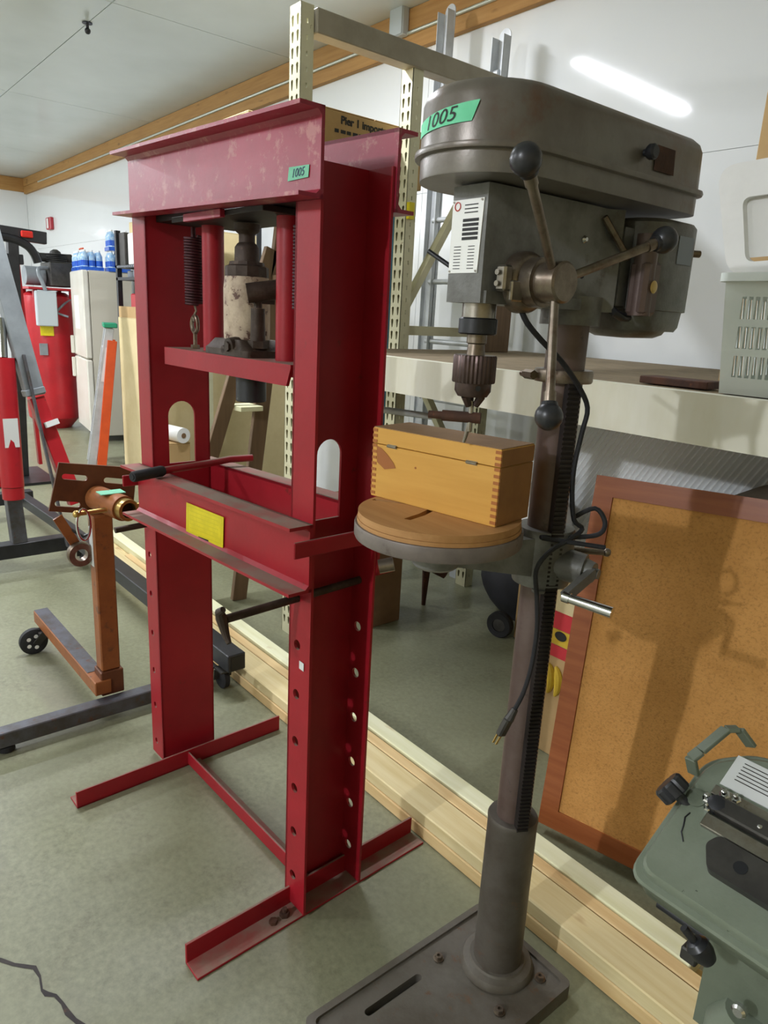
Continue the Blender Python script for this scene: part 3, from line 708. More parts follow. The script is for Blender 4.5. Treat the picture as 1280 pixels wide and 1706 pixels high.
m = MB().cyl((.045, -.088, .692), (.041, -.097, .672), .006, .009, n=10).beam((.041, -.097, .674), (.034, -.108, .640), .018, .013, (1, 0, 0), .003)
plg = m.build('plug', 'grey_iron', DP, label='grey three pin plug')
MB().beam((.036, -.106, .642), (.031, -.113, .622), .005, .0015, (1, 0, 0)).beam((.028, -.106, .642), (.024, -.113, .622), .005, .0015, (1, 0, 0)).build('plug_prong', 'brass', plg)

# round wooden board on the drill table
def dpw(p): return Vector((BX, BY, 0)) + Matrix.Rotation(DR, 3, 'Z') @ Vector(p)
c = dpw((TC.x, TC.y, 1.027))
RB = thing('round_board', 'round plywood board with two slots lying on drill press table', 'board', c, DR)
sl1 = [(-.121, -.042), (-.116, -.052), (-.066, -.017), (-.071, -.008)]
sl2 = [(.003, -.080), (.014, -.076), (.004, -.036), (-.014, .006), (-.025, .002), (-.008, -.038)]
MB().plate([(.135*math.cos(2*PI*i/56), .135*math.sin(2*PI*i/56)) for i in range(56)], [sl1, sl2], .0112, frame((0, 0, .0070), (1, 0, 0), (0, 1, 0))).build('top_disc', 'ply', RB, smooth=40)
MB().lathe([(.1365, 0.0), (.1365, .0066), (.0, .0066)], n=56).build('lower_disc', 'ply', RB)

# wooden finger-jointed box on the board
b0 = dpw((-.208, -.238, 1.0455)); ang = DR+math.atan2(.045, .258)
WB = thing('wooden_box', 'hinged pine box with finger joints standing on the round board', 'box', b0, ang)
BL, BD, BH, LZ = .262, .098, .122, .094
bd = MB(); bd.box(0, BL, 0, BD, 0, LZ-.0006, .0008); bdo = bd.build('body', 'box_wood', WB, smooth=0)
ldm = MB(); ldm.box(0, BL, 0, BD, LZ+.0006, BH, .0008); ldo = ldm.build('lid', 'box_wood', WB, smooth=0)
MB().box(.001, BL-.001, .001, BD-.001, BH, BH+.0012).build('lid_panel', 'box_top', ldo, smooth=0)
e = MB(); e.box(BL, BL+.0012, .0015, BD-.0015, .0008, LZ-.001); e.build('end_shade', 'box_end', bdo, smooth=0)  # thin dark sheet over the box end, painted-in shade
e = MB(); e.box(BL, BL+.0012, .0015, BD-.0015, LZ+.001, BH-.0015); e.build('end_shade', 'box_end', ldo, smooth=0)
for x0, x1 in ((-.0004, .010), (BL-.010, BL+.0006)):
    for k in range(9):
        z0 = .004+k*.0105
        if z0+.005 < LZ: MB().box(x0, x1, -.0008, .006, z0, z0+.005).build('finger_joint', 'joint', bdo, smooth=0)
    for k in range(3):
        z0 = LZ+.002+k*.0095; MB().box(x0, x1, -.0008, .006, z0, z0+.005).build('finger_joint', 'joint', ldo, smooth=0)
for hx in (.035, BL-.062):
    MB().cyl((hx, -.0022, LZ), (hx+.02, -.0022, LZ), .0022, n=10).box(hx, hx+.02, -.0015, .0005, LZ-.003, LZ+.003).build('hinge', 'steel', WB)
st_ = MB(); st_.prism([(.012, -.0006, .062), (.03, -.0006, .052), (.055, -.0006, .058), (.05, -.0006, .066), (.036, -.0006, .078), (.02, -.0006, .088), (.01, -.0006, .09)], (0, -.0003, 0)); st_.build('stain', 'stain', bdo, smooth=0, label='brown water stain')
MB().cyl((.098, .001, .066), (.098, -.0006, .066), .002, n=10).build('knot', 'joint', bdo)

# ------------------------------------------------------------------ lumber on the floor
def board(name, label, x0, x1, y0, y1, z0, z1, m_, skew=0.0):
    o = MB(); o.box(x0, x1, y0, y1, z0, z1, .003)
    for v in o.b.verts: v.co.y += skew*(v.co.x+1.2)
    b = o.build(name, m_, smooth=0); tag(b, label, 'lumber', 'lumber boards on the floor'); return b
board('lumber_board', 'warm pine board at the bottom of the stack nearest the drill press', -3.9, -.34, 1.158, 1.247, .0, .038, 'pine_c', .004)
board('lumber_board', 'pine board under the pale outer board, bottom layer by the rack', -4.0, -.36, 1.252, 1.350, .0, .038, 'pine_b', -.002)
board('lumber_board', 'tan pine board with bright edge on top of the stack, drill press side', -3.8, -.36, 1.160, 1.252, .0385, .077, 'pine_b', .003)
board('lumber_board', 'narrow pine strip in the middle of the lumber stack', -3.6, -.385, 1.256, 1.292, .0385, .076, 'pine_c', .003)
board('lumber_board', 'palest board on top of the stack along its rack side, short end', -4.05, -.47, 1.297, 1.355, .0385, .080, 'pine_a', -.004)

# ------------------------------------------------------------------ framed cork board leaning on the rack
CBo = Vector((-.985, 1.445, .028)); ex = Vector((.987, .16, 0)).normalized(); top = Vector((-1.048, 1.606, .968))
uy = (top-CBo); uy = (uy-ex*uy.dot(ex)*0).normalized()
ex = (ex-uy*ex.dot(uy)).normalized(); zz = ex.cross(uy)
MC = Matrix(((ex.x, uy.x, zz.x, CBo.x), (ex.y, uy.y, zz.y, CBo.y), (ex.z, uy.z, zz.z, CBo.z), (0, 0, 0, 1)))
CB = thing('cork_board', 'large cork board in a varnished wood frame leaning against the rack', 'cork board', CBo); CB.matrix_world = MC
Hc, Wc, fw, fd = .97, .98, .052, .022
MB().prism([(fw-.008, 0+fw-.008, -.012), (Wc-fw+.008, fw-.008, -.012), (Wc-fw+.008, Hc-fw+.008, -.012), (fw-.008, Hc-fw+.008, -.012)], (0, 0, .008)).build('cork_panel', 'cork', CB, smooth=0)
def rail(pts, m_):
    o = MB(); o.prism([(x, y, -.02) for x, y in pts], (0, 0, fd)); r = o.build('frame_rail', m_, CB, smooth=0); return r
rail([(0, 0), (fw, fw), (fw, Hc-fw), (0, Hc)], 'oak'); rail([(Wc, 0), (Wc, Hc), (Wc-fw, Hc-fw), (Wc-fw, fw)], 'oak')
rail([(0, Hc), (fw, Hc-fw), (Wc-fw, Hc-fw), (Wc, Hc)], 'oak'); rail([(0, 0), (Wc, 0), (Wc-fw, fw), (fw, fw)], 'oak')

# ------------------------------------------------------------------ green band saw, lower right
BS = thing('band_saw', 'olive green horizontal band saw with black knob at right of drill press', 'saw', (-.349, .764, .712))
a30 = math.radians(30); mB = Matrix.Translation((-.349, .764, .712)) @ Matrix.Rotation(a30, 4, 'X'); BS.matrix_world = mB
def T(pts, z): return [Vector((x, y, z)) for x, y in pts]
def rpoly(P, r, n=5):
    o = []; N = len(P)
    for i in range(N):
        p = Vector(P[i]).to_2d(); a = (Vector(P[i-1]).to_2d()-p).normalized(); b = (Vector(P[(i+1) % N]).to_2d()-p).normalized()
        for k in range(n+1):
            t = k/n; q0 = p+a*r; q1 = p+b*r
            o.append(tuple((1-t)**2*q0+2*t*(1-t)*p+t*t*q1))
    return o
hull = rpoly([(-.012, -.03), (.42, -.03), (.42, .20), (.04, .205), (-.012, .16)], .025)
def shr(P, s, c=(.2, .08)): return [(c[0]+(x-c[0])*s, c[1]+(y-c[1])*(1-(1-s)*2)) for x, y in P]
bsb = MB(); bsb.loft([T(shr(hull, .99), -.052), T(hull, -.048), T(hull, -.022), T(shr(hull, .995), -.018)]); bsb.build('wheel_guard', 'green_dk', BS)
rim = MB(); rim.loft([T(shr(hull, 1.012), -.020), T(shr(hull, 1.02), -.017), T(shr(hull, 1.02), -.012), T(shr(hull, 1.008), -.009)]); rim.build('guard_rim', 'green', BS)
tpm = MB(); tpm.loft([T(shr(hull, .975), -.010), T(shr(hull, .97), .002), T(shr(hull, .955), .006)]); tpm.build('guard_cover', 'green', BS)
# carry handle: flat bar bent twice
def strap(P, wd, th_, m_, name, par, up=(0, 0, 1)):
    o = MB()
    for p, q in zip(P, P[1:]): o.beam(p, q, th_, wd, up, .001)
    return o.build(name, m_, par)
strap([(-.012, .128, .004), (-.016, .133, .03), (-.010, .148, .034), (.001, .195, .034), (.012, .206, .030), (.028, .205, .004)], .016, .006, 'green_dk', 'carry_handle', BS, up=(1, 0, .3))
# knurled black tension knob
kc = Vector((-.018, .088, .014)); kd = Vector((-.75, .1, .5)).normalized()
kq = Matrix.Translation(kc) @ kd.to_track_quat('Z', 'Y').to_matrix().to_4x4()
kn = MB(); pr_ = []
for k in range(40):
    a = 2*PI*k/40; r = .021 if (k % 5) else .0185; pr_.append((r*math.cos(a), r*math.sin(a)))
kn.loft([[kq @ Vector((x*s, y*s, z)) for x, y in pr_] for z, s in ((-.009, .9), (-.007, 1), (.009, 1), (.012, .88))]); kn.cyl(kc-kd*.03, kc-kd*.009, .007, n=12)
kn.build('tension_knob', 'knob', BS)
# rating label, brackets, bolts
lab = MB().box(.022, .11, .132, .182, .006, .0075).build('rating_label', 'white_lab', BS, smooth=0, label='pale printed rating label')
pl = MB()
for k in range(6): pl.box(.034, .098, .174-.0055*k, .1752-.0055*k, .0075, .0079)
pl.build('label_print', 'grey_iron', lab, smooth=0)
MB().box(.020, .12, .112, .126, .006, .012, .001).build('guide_strip', 'steel', BS)
br2 = MB(); br2.box(.030, .16, .088, .110, .006, .022, .002); br2.build('blade_guide_bracket', 'grey_iron', BS)
MB().box(.030, .17, .066, .085, .006, .013, .001).build('guide_strip', 'steel', BS)
pk = MB(); pk.loft([T(rpoly([(.065, .018), (.2, .018), (.2, .062), (.058, .062), (.05, .045)], .006), z) for z in (.006, .020)]); pk.build('pivot_block', 'grey_iron', BS)
MB().lathe([(.008, .0201), (.008, .0206)], (.095, .04, 0), n=16).build('bolt_hole', 'black_paint', BS)
MB().lathe([(.013, .006), (.013, .008), (.010, .009)], (.008, .098, 0), n=18).build('guide_boss', 'green_dk', BS)
for x, y, r in ((.022, .102, .007), (.036, .118, .007), (.05, .120, .006), (.028, .09, .005), (.09, .098, .006), (.125, .076, .006)):
    MB().lathe([(r, .006), (r, .013), (r*.7, .0145)], (x, y, 0), n=6).lathe([(r*.5, .0145), (r*.5, .022), (r*.3, .023)], (x, y, 0), n=10).build('bolt', 'chrome', BS)
kk = MB().lathe([(.005, .008), (.011, .009), (.011, .022), (.006, .024)], (.036, .098, 0), n=8); kk.build('adjusting_nut', 'black_paint', BS)
MB().tube([(.012, .075, .0065), (.010, .066, .0068), (.014, .055, .0066), (.016, .046, .0066), (.024, .036, .0064)], .0009, 5).build('scratch', 'black_paint', BS)
# lower body, vise and stand stay under the saw head
inv = mB.inverted()
def W(o): o.parent = BS; o.matrix_parent_inverse = mB.inverted(); return o
m = MB(); m.loft([[Vector(p) for p in ((-.285, .83, z), (.10, .83, z), (.10, 1.06, z), (-.285, 1.06, z))] for z in (.46, .64)])
W(m.build('saw_bed', 'green_dk'))
m = MB(); m.loft([[Vector((x, y, z)) for x, y in rrect(-.27+dx, .10, .80, 1.05, .03)] for z, dx in ((.36, .03), (.44, 0), (.50, 0), (.53, .02))]); W(m.build('saw_base', 'green'))
for x in (-.22, .05):
    for y in (.84, 1.0):
        W(MB().beam((x, y, 0), (x, y, .37), .04, .04, (1, 0, 0), .002).build('stand_leg', 'green_dk'))
W(MB().box(-.25, .08, .82, 1.03, .34, .362, .003).build('stand_top', 'green_dk'))
W(MB().lathe([(.0, -.02), (.010, -.019), (.0145, -.008), (.0145, .004), (.010, .010), (.005, .011), (.005, .03)], mtx=Matrix.Translation((-.272, .765, .632)) @ Matrix.Rotation(math.radians(-40), 4, 'Y') @ Matrix.Rotation(math.radians(20), 4, 'X'), n=20).build('feed_knob', 'knob'))
W(MB().cyl((-.40, .93, .505), (-.29, .93, .505), .0085, n=14).build('work_stop_rod', 'black_paint'))
W(MB().box(-.318, -.296, .83, .86, .535, .555, .002).build('vise_jaw', 'grey_iron'))
for p in ((-.225, .80, .555), (-.2, .80, .52)): W(MB().lathe([(.009, 0), (.009, .006), (.006, .009)], mtx=Matrix.Translation((p[0], p[1]+.002, p[2])) @ Matrix.Rotation(PI/2, 4, 'X'), n=16).build('bolt', 'chrome'))

# ------------------------------------------------------------------ pallet rack
RK = thing('pallet_rack', 'cream steel pallet rack with teardrop posts and white front beam', 'rack', (0, 0, 0))
def tear(x, z, s=1.0): return [(x-.0055*s, z+.008*s), (x-.0062*s, z+.014*s), (x, z+.0185*s), (x+.0062*s, z+.014*s), (x+.0055*s, z+.008*s), (x+.0028*s, z-.01*s), (x, z-.0125*s), (x-.0028*s, z-.01*s)]
def post(x, y, z1, parent, w_=.072, d=.055, face=-1, step=.0508):
    """post: front face at y (perforated), sides with small slots"""
    m = MB(); t = .0025; hs = []; ss = []
    z = .06
    while z < z1-.04:
        hs += [tear(-.0165, z, 1.22), tear(.0165, z, 1.22)]; ss.append(rect(d*.45, d*.45+.006, z-.008, z+.008)); z += step
    m.plate(rect(-w_/2, w_/2, 0, z1), hs, t, frame((x, y+t, 0), (1, 0, 0), (0, 0, 1)))
    m.plate(rect(0, d, 0, z1), ss, t, frame((x+w_/2-t, y, 0), (0, 1, 0), (0, 0, 1)))
    m.plate(rect(0, d, 0, z1), [], t, frame((x-w_/2, y, 0), (0, 1, 0), (0, 0, 1)))
    m.box(x-w_/2+t, x-w_/2+.02, y+d-t, y+d, 0, z1); m.box(x+w_/2-.02, x+w_/2-t, y+d-t, y+d, 0, z1)
    m.box(x-w_/2+.02, x+w_/2-.02, y+d-t, y+d, 0, z1)  # back closed in, added so the post looks dark behind its holes
    return m.build('post', 'cream', parent, smooth=0)
PX = -2.455
post(PX, 1.54, 2.40, RK); post(PX, 2.07, 2.335, RK); post(PX, 2.62, 2.38, RK)
MB().box(PX-.02, PX+.05, 1.60, 2.66, 2.315, 2.395, .004).build('top_strut', 'taupe', RK)
for z in (1.305, .55): MB().box(PX-.012, PX+.02, 2.125, 2.62, z-.02, z+.02).build('strut', 'cream', RK)
MB().beam((PX, 2.12, 1.40), (PX, 2.60, 2.16), .03, .036, (1, 0, 0)).build('brace', 'cream', RK)
MB().beam((PX, 2.16, 1.20), (PX, 2.60, .55), .03, .036, (1, 0, 0)).build('brace', 'cream', RK)
# lower bay: front beam, rear beam, deck
bm = MB(); bm.prism([(PX+.036, 1.53, 1.118), (.40, 1.53, 1.112), (.40, 1.53, 1.224), (PX+.036, 1.53, 1.232)], (0, .042, 0)); bm.build('front_beam', 'beam', RK, smooth=0)
MB().box(PX+.036, .40, 2.80, 2.84, 1.11, 1.222).build('rear_beam', 'beam', RK)
dk = MB(); dk.prism([(PX+.04, 1.574, 1.212), (.40, 1.574, 1.204), (.40, 2.84, 1.204), (PX+.04, 2.84, 1.212)], (0, 0, .014)); dk.build('deck', 'particle', RK, smooth=0)
post(.436, 1.54, 2.40, RK); post(.436, 2.62, 2.40, RK)
# left bay upper shelf
post(-3.93, 1.54, 1.92, RK); post(-3.93, 1.86, 1.79, RK)
for y in (1.545, 2.075): MB().box(-3.93, PX-.037, y, y+.04, 1.80, 1.88).build('shelf_beam', 'yellow', RK, label='yellow shelf beam of the left bay')
MB().box(-3.93, PX-.037, 1.59, 2.07, 1.885, 1.90).build('deck', 'particle', RK, smooth=0)
MB().box(PX+.037, PX+.055, 2.072, 2.10, 1.755, 1.82).build('beam_end', 'yellow', RK, label='yellow beam end plate on the middle post')

# cartons on the upper left shelf
def carton(name, label, x0, x1, y0, y1, z0, z1, m_='card', group=None, rz=0, flaps=True, cat='box'):
    cx, cy = (x0+x1)/2, (y0+y1)/2
    t = thing(name, label, cat, (cx, cy, z0), rz, group)
    a, b, h = (x1-x0)/2, (y1-y0)/2, z1-z0
    MB().box(-a, a, -b, b, 0, h-.004, .003).build('body', m_, t, smooth=0)
    if flaps:
        MB().box(-a, a, -b, -.002, h-.004, h, .0008).build('flap', m_, t, smooth=0); MB().box(-a, a, .002, b, h-.004, h, .0008).build('flap', m_, t, smooth=0)
    return t
c1_ = carton('shelf_carton', 'long cardboard carton with dark import lettering on high rack shelf', -3.2, -2.545, 1.71, 2.26, 1.9005, 2.132)
lt = MB().text('Pier 1 imports', .040, frame((.3285, -.055, .197), (0, 1, 0), (0, 0, 1)), 0, .0008, bold=.0011); lt.build('lettering', 'ink', c1_, smooth=0, kind='stuff')
for k in range(9): MB().box(.3280, .3288, -.20+.03*k, -.18+.03*k+(.004 if k % 2 else 0), .150, .163).build('small_lettering', 'ink', c1_, smooth=0)
carton('shelf_carton', 'pale carton on the high shelf left of the front rack post', -3.4, -2.9, 1.60, 1.70, 1.9005, 2.15, 'card_lt')
carton('small_carton', 'pale yellow carton seen behind the bottle jack, standing on a brown carton', -4.3, -4.12, 1.95, 2.33, 1.4505, 1.80, 'card_lt')

# aluminium extension ladder leaning behind the rack
AL = thing('extension_ladder', 'dull aluminium extension ladder standing against the wall behind the rack', 'ladder', (-2.74, 2.70, 0))
for x, zt in ((-.19, 2.845), (.19, 2.65)):
    hs = [circ(0, .33+.305*k, .008, 8) for k in range(8)]
    pr_ = [(-.036, 0), (.036, 0)]+[(.036*math.cos(PI*i/10), zt-.036+.036*math.sin(PI*i/10)) for i in range(11)]
    m = MB().plate(pr_, hs, .004, frame((x, -.028, 0), (1, 0, 0), (0, .02, 1)))
    m.box(x-.036, x-.033, -.026, .02, 0.02, zt-.04); m.box(x+.033, x+.036, -.026, .02, 0.02, zt-.04)
    m.build('rail', 'alu', AL)
for k in range(8): MB().cyl((-.19, 0, .33+.305*k), (.19, 0, .33+.305*k), .014, n=12).build('rung', 'alu', AL)

MB_ = MB().box(-2.74, -2.715, 2.2, 2.32, .0, 1.87, .004).build('blue_board', 'blue'); tag(MB_, 'tall narrow pale blue board standing behind the middle rack post', 'board')
MB_ = MB().box(-2.30, -2.27, 2.45, 2.62, 1.226, 1.62, .003).build('plank_offcut', 'dark_wood'); tag(MB_, 'short brown plank standing on the deck behind the chuck', 'plank')

# things on the deck, right
WBk = MB().box(-1.01, -.83, 1.68, 1.76, 1.225, 1.243, .002).build('scrap_board', 'rust'); tag(WBk, 'small flat piece of brown wood on deck beside the baskets', 'board')
LB = thing('laundry_basket', 'pale mint plastic basket with slotted sides on the deck', 'basket', (-.56, 1.80, 1.224))
def basket_wall(w0, w1, h, rows, cols, sl=.35):
    holes = []
    for r in range(rows):
        for c in range(cols):
            cw = 2*(w0-.02)/cols; x = -w0+.02+cw*(c+.5); zh = (h-.06)/rows; z0 = .03+zh*r
            holes.append(rect(x-cw*sl/1.1, x+cw*sl/1.1, z0+.008, z0+zh-.008))
    return [(-w0, 0), (w0, 0), (w1, h), (-w1, h)], holes
ow, hw = basket_wall(.225, .245, .25, 3, 28)
ol, hl = basket_wall(.15, .165, .25, 3, 18)
m = MB()
m.plate(ow, hw, .003, frame((0, -.15, 0), (1, 0, 0), (0, -.06, 1))); m.plate(ow, hw, .003, frame((0, .15, 0), (1, 0, 0), (0, .06, 1)))
m.plate(ol, hl, .003, frame((-.225, 0, 0), (0, 1, 0), (-.08, 0, 1))); m.plate(ol, hl, .003, frame((.225, 0, 0), (0, 1, 0), (.08, 0, 1)))
m.box(-.225, .225, -.15, .15, 0, .004); m.build('basket_body', 'mint_pl', LB, smooth=0)
m = MB(); m.plate(rrect(-.262, .262, -.182, .182, .03), [rrect(-.242, .242, -.162, .162, .025)], .018, frame((0, 0, .243), (1, 0, 0), (0, 1, 0))); m.build('basket_rim', 'mint_pl', LB)
# white tub leaning in the basket
TB = thing('white_tub', 'white plastic tub tilted on its side inside the mint basket', 'tub', (-.65, 1.83, 1.472), 0, rx=math.radians(4), ry=math.radians(-3))
m = MB(); m.plate(rpoly([(-.25, .215), (.25, .215), (.205, -.03), (-.205, -.03)], .05), [rpoly([(-.185, .14), (.185, .14), (.165, .0), (-.165, .0)], .02)], .02, frame((0, -.07, .06), (1, 0, 0), (0, 0, 1))); m.build('tub_rim', 'white_pl', TB)
m = MB(); m.loft([[Vector((x*s, y0, .06+.1+(z-.1)*s)) for x, z in rrect(-.215, .215, .01, .19, .035)] for y0, s in ((-.07, 1), (.09, .86))]); m.build('tub_body', 'white_pl', TB)
CP = MB().box(-.985, -.30, 2.05, 2.065, 1.226, 1.98, .002).build('cardboard_sheet', 'card'); tag(CP, 'upright brown cardboard sheet behind the white tub', 'cardboard')

# ------------------------------------------------------------------ under the rack
m = MB(); n = 60; rows = []
for k in range(n*4+1):
    u = k/(n*4); x = -1.75+1.15*u; y = 1.94+.006*math.sin(2*PI*u*n); rows.append([Vector((x+.28, y+.1, 1.09)), Vector((x, y, .55)), Vector((x, y+.004, .55)), Vector((x+.28, y+.104, 1.09))])
m.loft(rows); sh = m.build('corrugated_sheet', 'sheet', smooth=60); tag(sh, 'white corrugated plastic sheet stood up under the rack deck', 'plastic sheet')
sp_ = MB().box(-1.50, -.2, 2.45, 2.55, 0, .55).build('storage_crate', 'card_dk'); tag(sp_, 'low brown crate at the back of the rack under white sheet', 'crate')
# grey blanket-wrapped wedge and old plank behind the cork board
bl = MB(); rr = []
for k in range(13):
    u = k/12; x = -.965+.85*u; top_ = .82+.19*min(1, u*3)**.8 + .012*math.sin(7*u)
    rr.append([Vector((x, 1.83, .005)), Vector((x, 1.92, .005)), Vector((x, 1.92, top_-.02)), Vector((x, 1.89, top_)), Vector((x, 1.85, top_-.015)), Vector((x, 1.83, top_-.06))])
bl.loft(rr); b_ = bl.build('moving_blanket', 'fabric_grey', smooth=60); tag(b_, 'grey brown blanket heaped behind the top of cork board', 'blanket')
pk_ = MB().beam((-.99, 1.785, .80), (-.42, 1.80, 1.035), .04, .09, (0, 0, 1), .004).build('weathered_plank', 'old_board'); tag(pk_, 'dark weathered plank slanting up behind cork board', 'plank')
# fruit carton
FC = thing('fruit_carton', 'red and yellow fruit carton with oval hand hole beside drill column', 'box', (-1.20, 1.92, 0))
MB().box(-.14, .2, -.16, -.01, .0, .565, .003).build('body', 'card', FC, smooth=0)
MB().box(-.145, .2, -.168, -.161, .50, .57).build('lid_edge', 'card_lt', FC, smooth=0)
f1 = MB().box(-.141, .2, -.1625, -.1605, .44, .50).build('red_band', 'fruit_red', FC, smooth=0); MB().box(-.141, .2, -.1625, -.1605, .345, .385).build('red_band', 'fruit_red', FC, smooth=0)
MB().box(-.141, .2, -.1625, -.1605, .388, .438).build('yellow_band', 'fruit_yellow', FC, smooth=0)
m = MB(); m.lathe([(.001, -.1632), (.022, -.1632), (.022, -.1640), (.001, -.1640)], (0, 0, 0), 'Y', 20, Matrix.Translation((-.0, 0, .42)) @ Matrix.Diagonal((1, 1, .7, 1))); m.build('hand_hole', 'ink', FC)
for k in range(4):
    a0 = .2*k; MB().tube([(-.10+.028*k+.03*math.sin(a), -.164, .22+.06*math.cos(a)+.04) for a in [.4+.25*i for i in range(9)]], .012, 8, rr=[.004, .009, .012, .014, .014, .013, .011, .008, .004]).build('printed_banana', 'fruit_yellow', FC)
# blue taped carton, brown carton, dark heap, pipe stand
c2_ = carton('taped_carton', 'small tan carton with a strip of blue tape on the floor', -2.62, -2.50, 1.66, 1.85, 0, .19)
cc_ = MB(); cc_.beam((.0605, -.07, .15), (.0605, -.068, .05), .001, .02, (0, 1, 0)).beam((.0605, -.068, .055), (.0605, -.03, .02), .001, .02, (0, 1, 0)); cc_.build('tape_strip', 'blue_tape', c2_, label='blue painter tape strip')
carton('tall_carton', 'tall dark brown carton under rack between press and drill table', -2.62, -2.285, 1.87, 2.05, 0, .56, 'card_dk')
carton('tan_carton', 'tan carton in shade behind the drill press column', -1.90, -1.70, 2.30, 2.45, .1, .40, 'card', rz=.2) if False else None
hp = MB(); rn = random.Random(11)
bmesh.ops.create_icosphere(hp.b, subdivisions=4, radius=1.0)
for v in hp.b.verts:
    f_ = 1+.10*math.sin(7*v.co.x+3*v.co.z)+.08*math.sin(9*v.co.y+5*v.co.x); v.co = Vector((v.co.x*.36*f_, v.co.y*.15*f_, max(-.17, v.co.z*.24*f_)))
for v in hp.b.verts: v.co += Vector((-1.90, 2.60, .1705))
h_ = hp.build('black_tarp', 'tarp', smooth=60); tag(h_, 'crumpled black tarp heaped on floor under the rack', 'tarp')
cb2 = carton('tan_carton', 'tan carton tilted beside black tarp, left of drill column', -1.86, -1.70, 2.36, 2.44, 0, .36, 'card')
PW = thing('caster_wheel', 'black rubber wheel lying upright against tan carton', 'wheel', (-1.90, 2.31, .06), .3)
MB().lathe([(.03, -.02), (.054, -.02), (.06, -.012), (.06, .012), (.054, .02), (.03, .02)], hole=True, axis='Y', n=32).build('tyre', 'black_rubber', PW); MB().lathe([(.012, -.018), (.0295, -.016), (.0295, .016), (.012, .018)], axis='Y', n=24).build('hub', 'grey_iron', PW)
PS = thing('pipe_stand', 'rusty pipe clamp with white sleeve standing on the floor behind the table', 'clamp', (-2.33, 2.21, 0))
MB().cyl((-.03, .06, .0), (-.02, .055, .20), .010, .02, n=14).build('pipe', 'rust', PS)
MB().cyl((-.07, -.05, .285), (-.02, .03, .235), .026, n=16).build('sleeve', 'white_pl', PS, label='white sleeve of the clamp')
MB().cyl((-.019, .032, .234), (.05, .12, .18), .03, n=16).build('clamp_head', 'rust', PS)
TP = MB().cyl((-2.36, 1.62, 1.02), (-2.05, 1.95, .985), .013, n=12).build('metal_tube', 'alu'); tag(TP, 'short metal tube under deck left of the chuck', 'tube')
WL_ = MB(); WL_.sph((-1.46, 1.86, .775), .09, 20, (1, .8, .8)); WL_.sph((-1.37, 1.85, .75), .085, 20, (1, .8, .9)); WL_.sph((-1.41, 1.84, .6915), .10, 20, (1, .7, .9)); w_ = WL_.build('plastic_bundle', 'white_pl', smooth=60); tag(w_, 'bundle of pale plastic wrap between column and cork board', 'bundle')
sb = MB(); sb.box(-1.62, -1.28, 1.90, 2.1, .565, .62, .004).build
stool = carton('pale_carton', 'pale carton under the plastic bundle beside cork board', -1.60, -1.33, 2.09, 2.11, 0, .01) if False else None
sb.b.free()
PSH = MB().box(-1.66, -1.20, 1.77, 1.90, .5705, .60, .003).build('shelf_board', 'card_lt'); tag(PSH, 'pale board under the plastic wrap bundle on fruit carton', 'board')

# conduit, junction box, hook, alarm
cn = MB().cyl((-10.8, 2.852, 2.857), (1.5, 2.852, 2.857), .0095, n=12).build('conduit', 'conduit'); tag(cn, 'thin metal conduit running along the wooden header boards', 'conduit')
JB = thing('junction_box', 'small grey junction box on header board above the rack', 'junction box', (-3.45, 2.832, 2.90))
MB().box(-.055, .055, -.024, .025, -.055, .085, .006).build('box', 'gray_lt', JB); MB().box(-.052, .052, -.027, -.0242, -.052, .082, .003).build('cover', 'gray_lt', JB)
hk_ = MB().lathe([(.03, -.004), (.03, 0)], (-4.985, 1.66, CZ-.002), n=16).cyl((-4.985, 1.66, CZ-.004), (-4.985, 1.66, CZ-.035), .009, n=10).sph((-4.985, 1.66, CZ-.045), .018, 12).build('ceiling_hook', 'black_paint'); tag(hk_, 'small dark hook fitting on ceiling seam', 'hook')
FA = thing('fire_alarm', 'small red fire alarm box on the far white wall', 'alarm', (-10.47, 2.896, 2.325))
MB().box(-.10, .10, -.045, 0, -.075, .075, .008).build('case', 'alarm', FA); MB().box(-.03, .03, -.055, -.0455, -.06, .06, .004).build('pull_bar', 'white_pl', FA)

# ------------------------------------------------------------------ engine stand (orange)
ES = thing('engine_stand', 'rusty orange engine stand with slotted head plate left of press', 'engine stand', (-2.2, .73, 0))
MB().beam((0, -.5, .048), (0, .26, .048), .05, .05, (0, 0, 1), .003).build('front_leg', 'stand_grey', ES)
for y in (-.36, .22): MB().lathe([(.02, 0), (.026, .004), (.026, .02), (.012, .0235)], (0, y, 0), n=14).build('foot_pad', 'black_rubber', ES)
lgl = MB().beam((-.02, -.05, .108), (-.70, -.07, .128), .055, .05, (0, 0, 1), .003).build('long_leg', 'orange_stand', ES)
MB().beam((-.10, -.0524, .1363), (-.698, -.07, .1539), .05, .0016, (0, 0, 1)).build('worn_top', 'stand_grey', lgl, label='worn blue grey top face')
MB().box(-.095, -.025, -.055, .02, .0735, .16, .003).build('socket', 'orange_dark', ES)
MB().box(-.088, -.032, -.049, .013, .1605, .70, .004).build('upright', 'orange_stand', ES)
MB().box(-.078, -.045, -.0505, -.0492, .53, .66).build('paper_label', 'white_lab', ES, smooth=0, label='worn pale label on the upright')
cz = MB().box(-.66, -.60, -.105, -.045, .085, .092)
cz.beam((-.60, -.085, .087), (-.612, -.115, .045), .004, .03, (0, 1, 0)).beam((-.655, -.085, .087), (-.657, -.115, .045), .004, .03, (0, 1, 0))
cst = cz.build('caster', 'grey_iron', ES)
MB().lathe([(.012, -.014), (.04, -.014), (.052, -.010), (.052, .010), (.04, .014), (.012, .014)], axis='X', n=28, mtx=Matrix.Translation((-.635, -.12, .052))).build('wheel', 'black_rubber', cst)
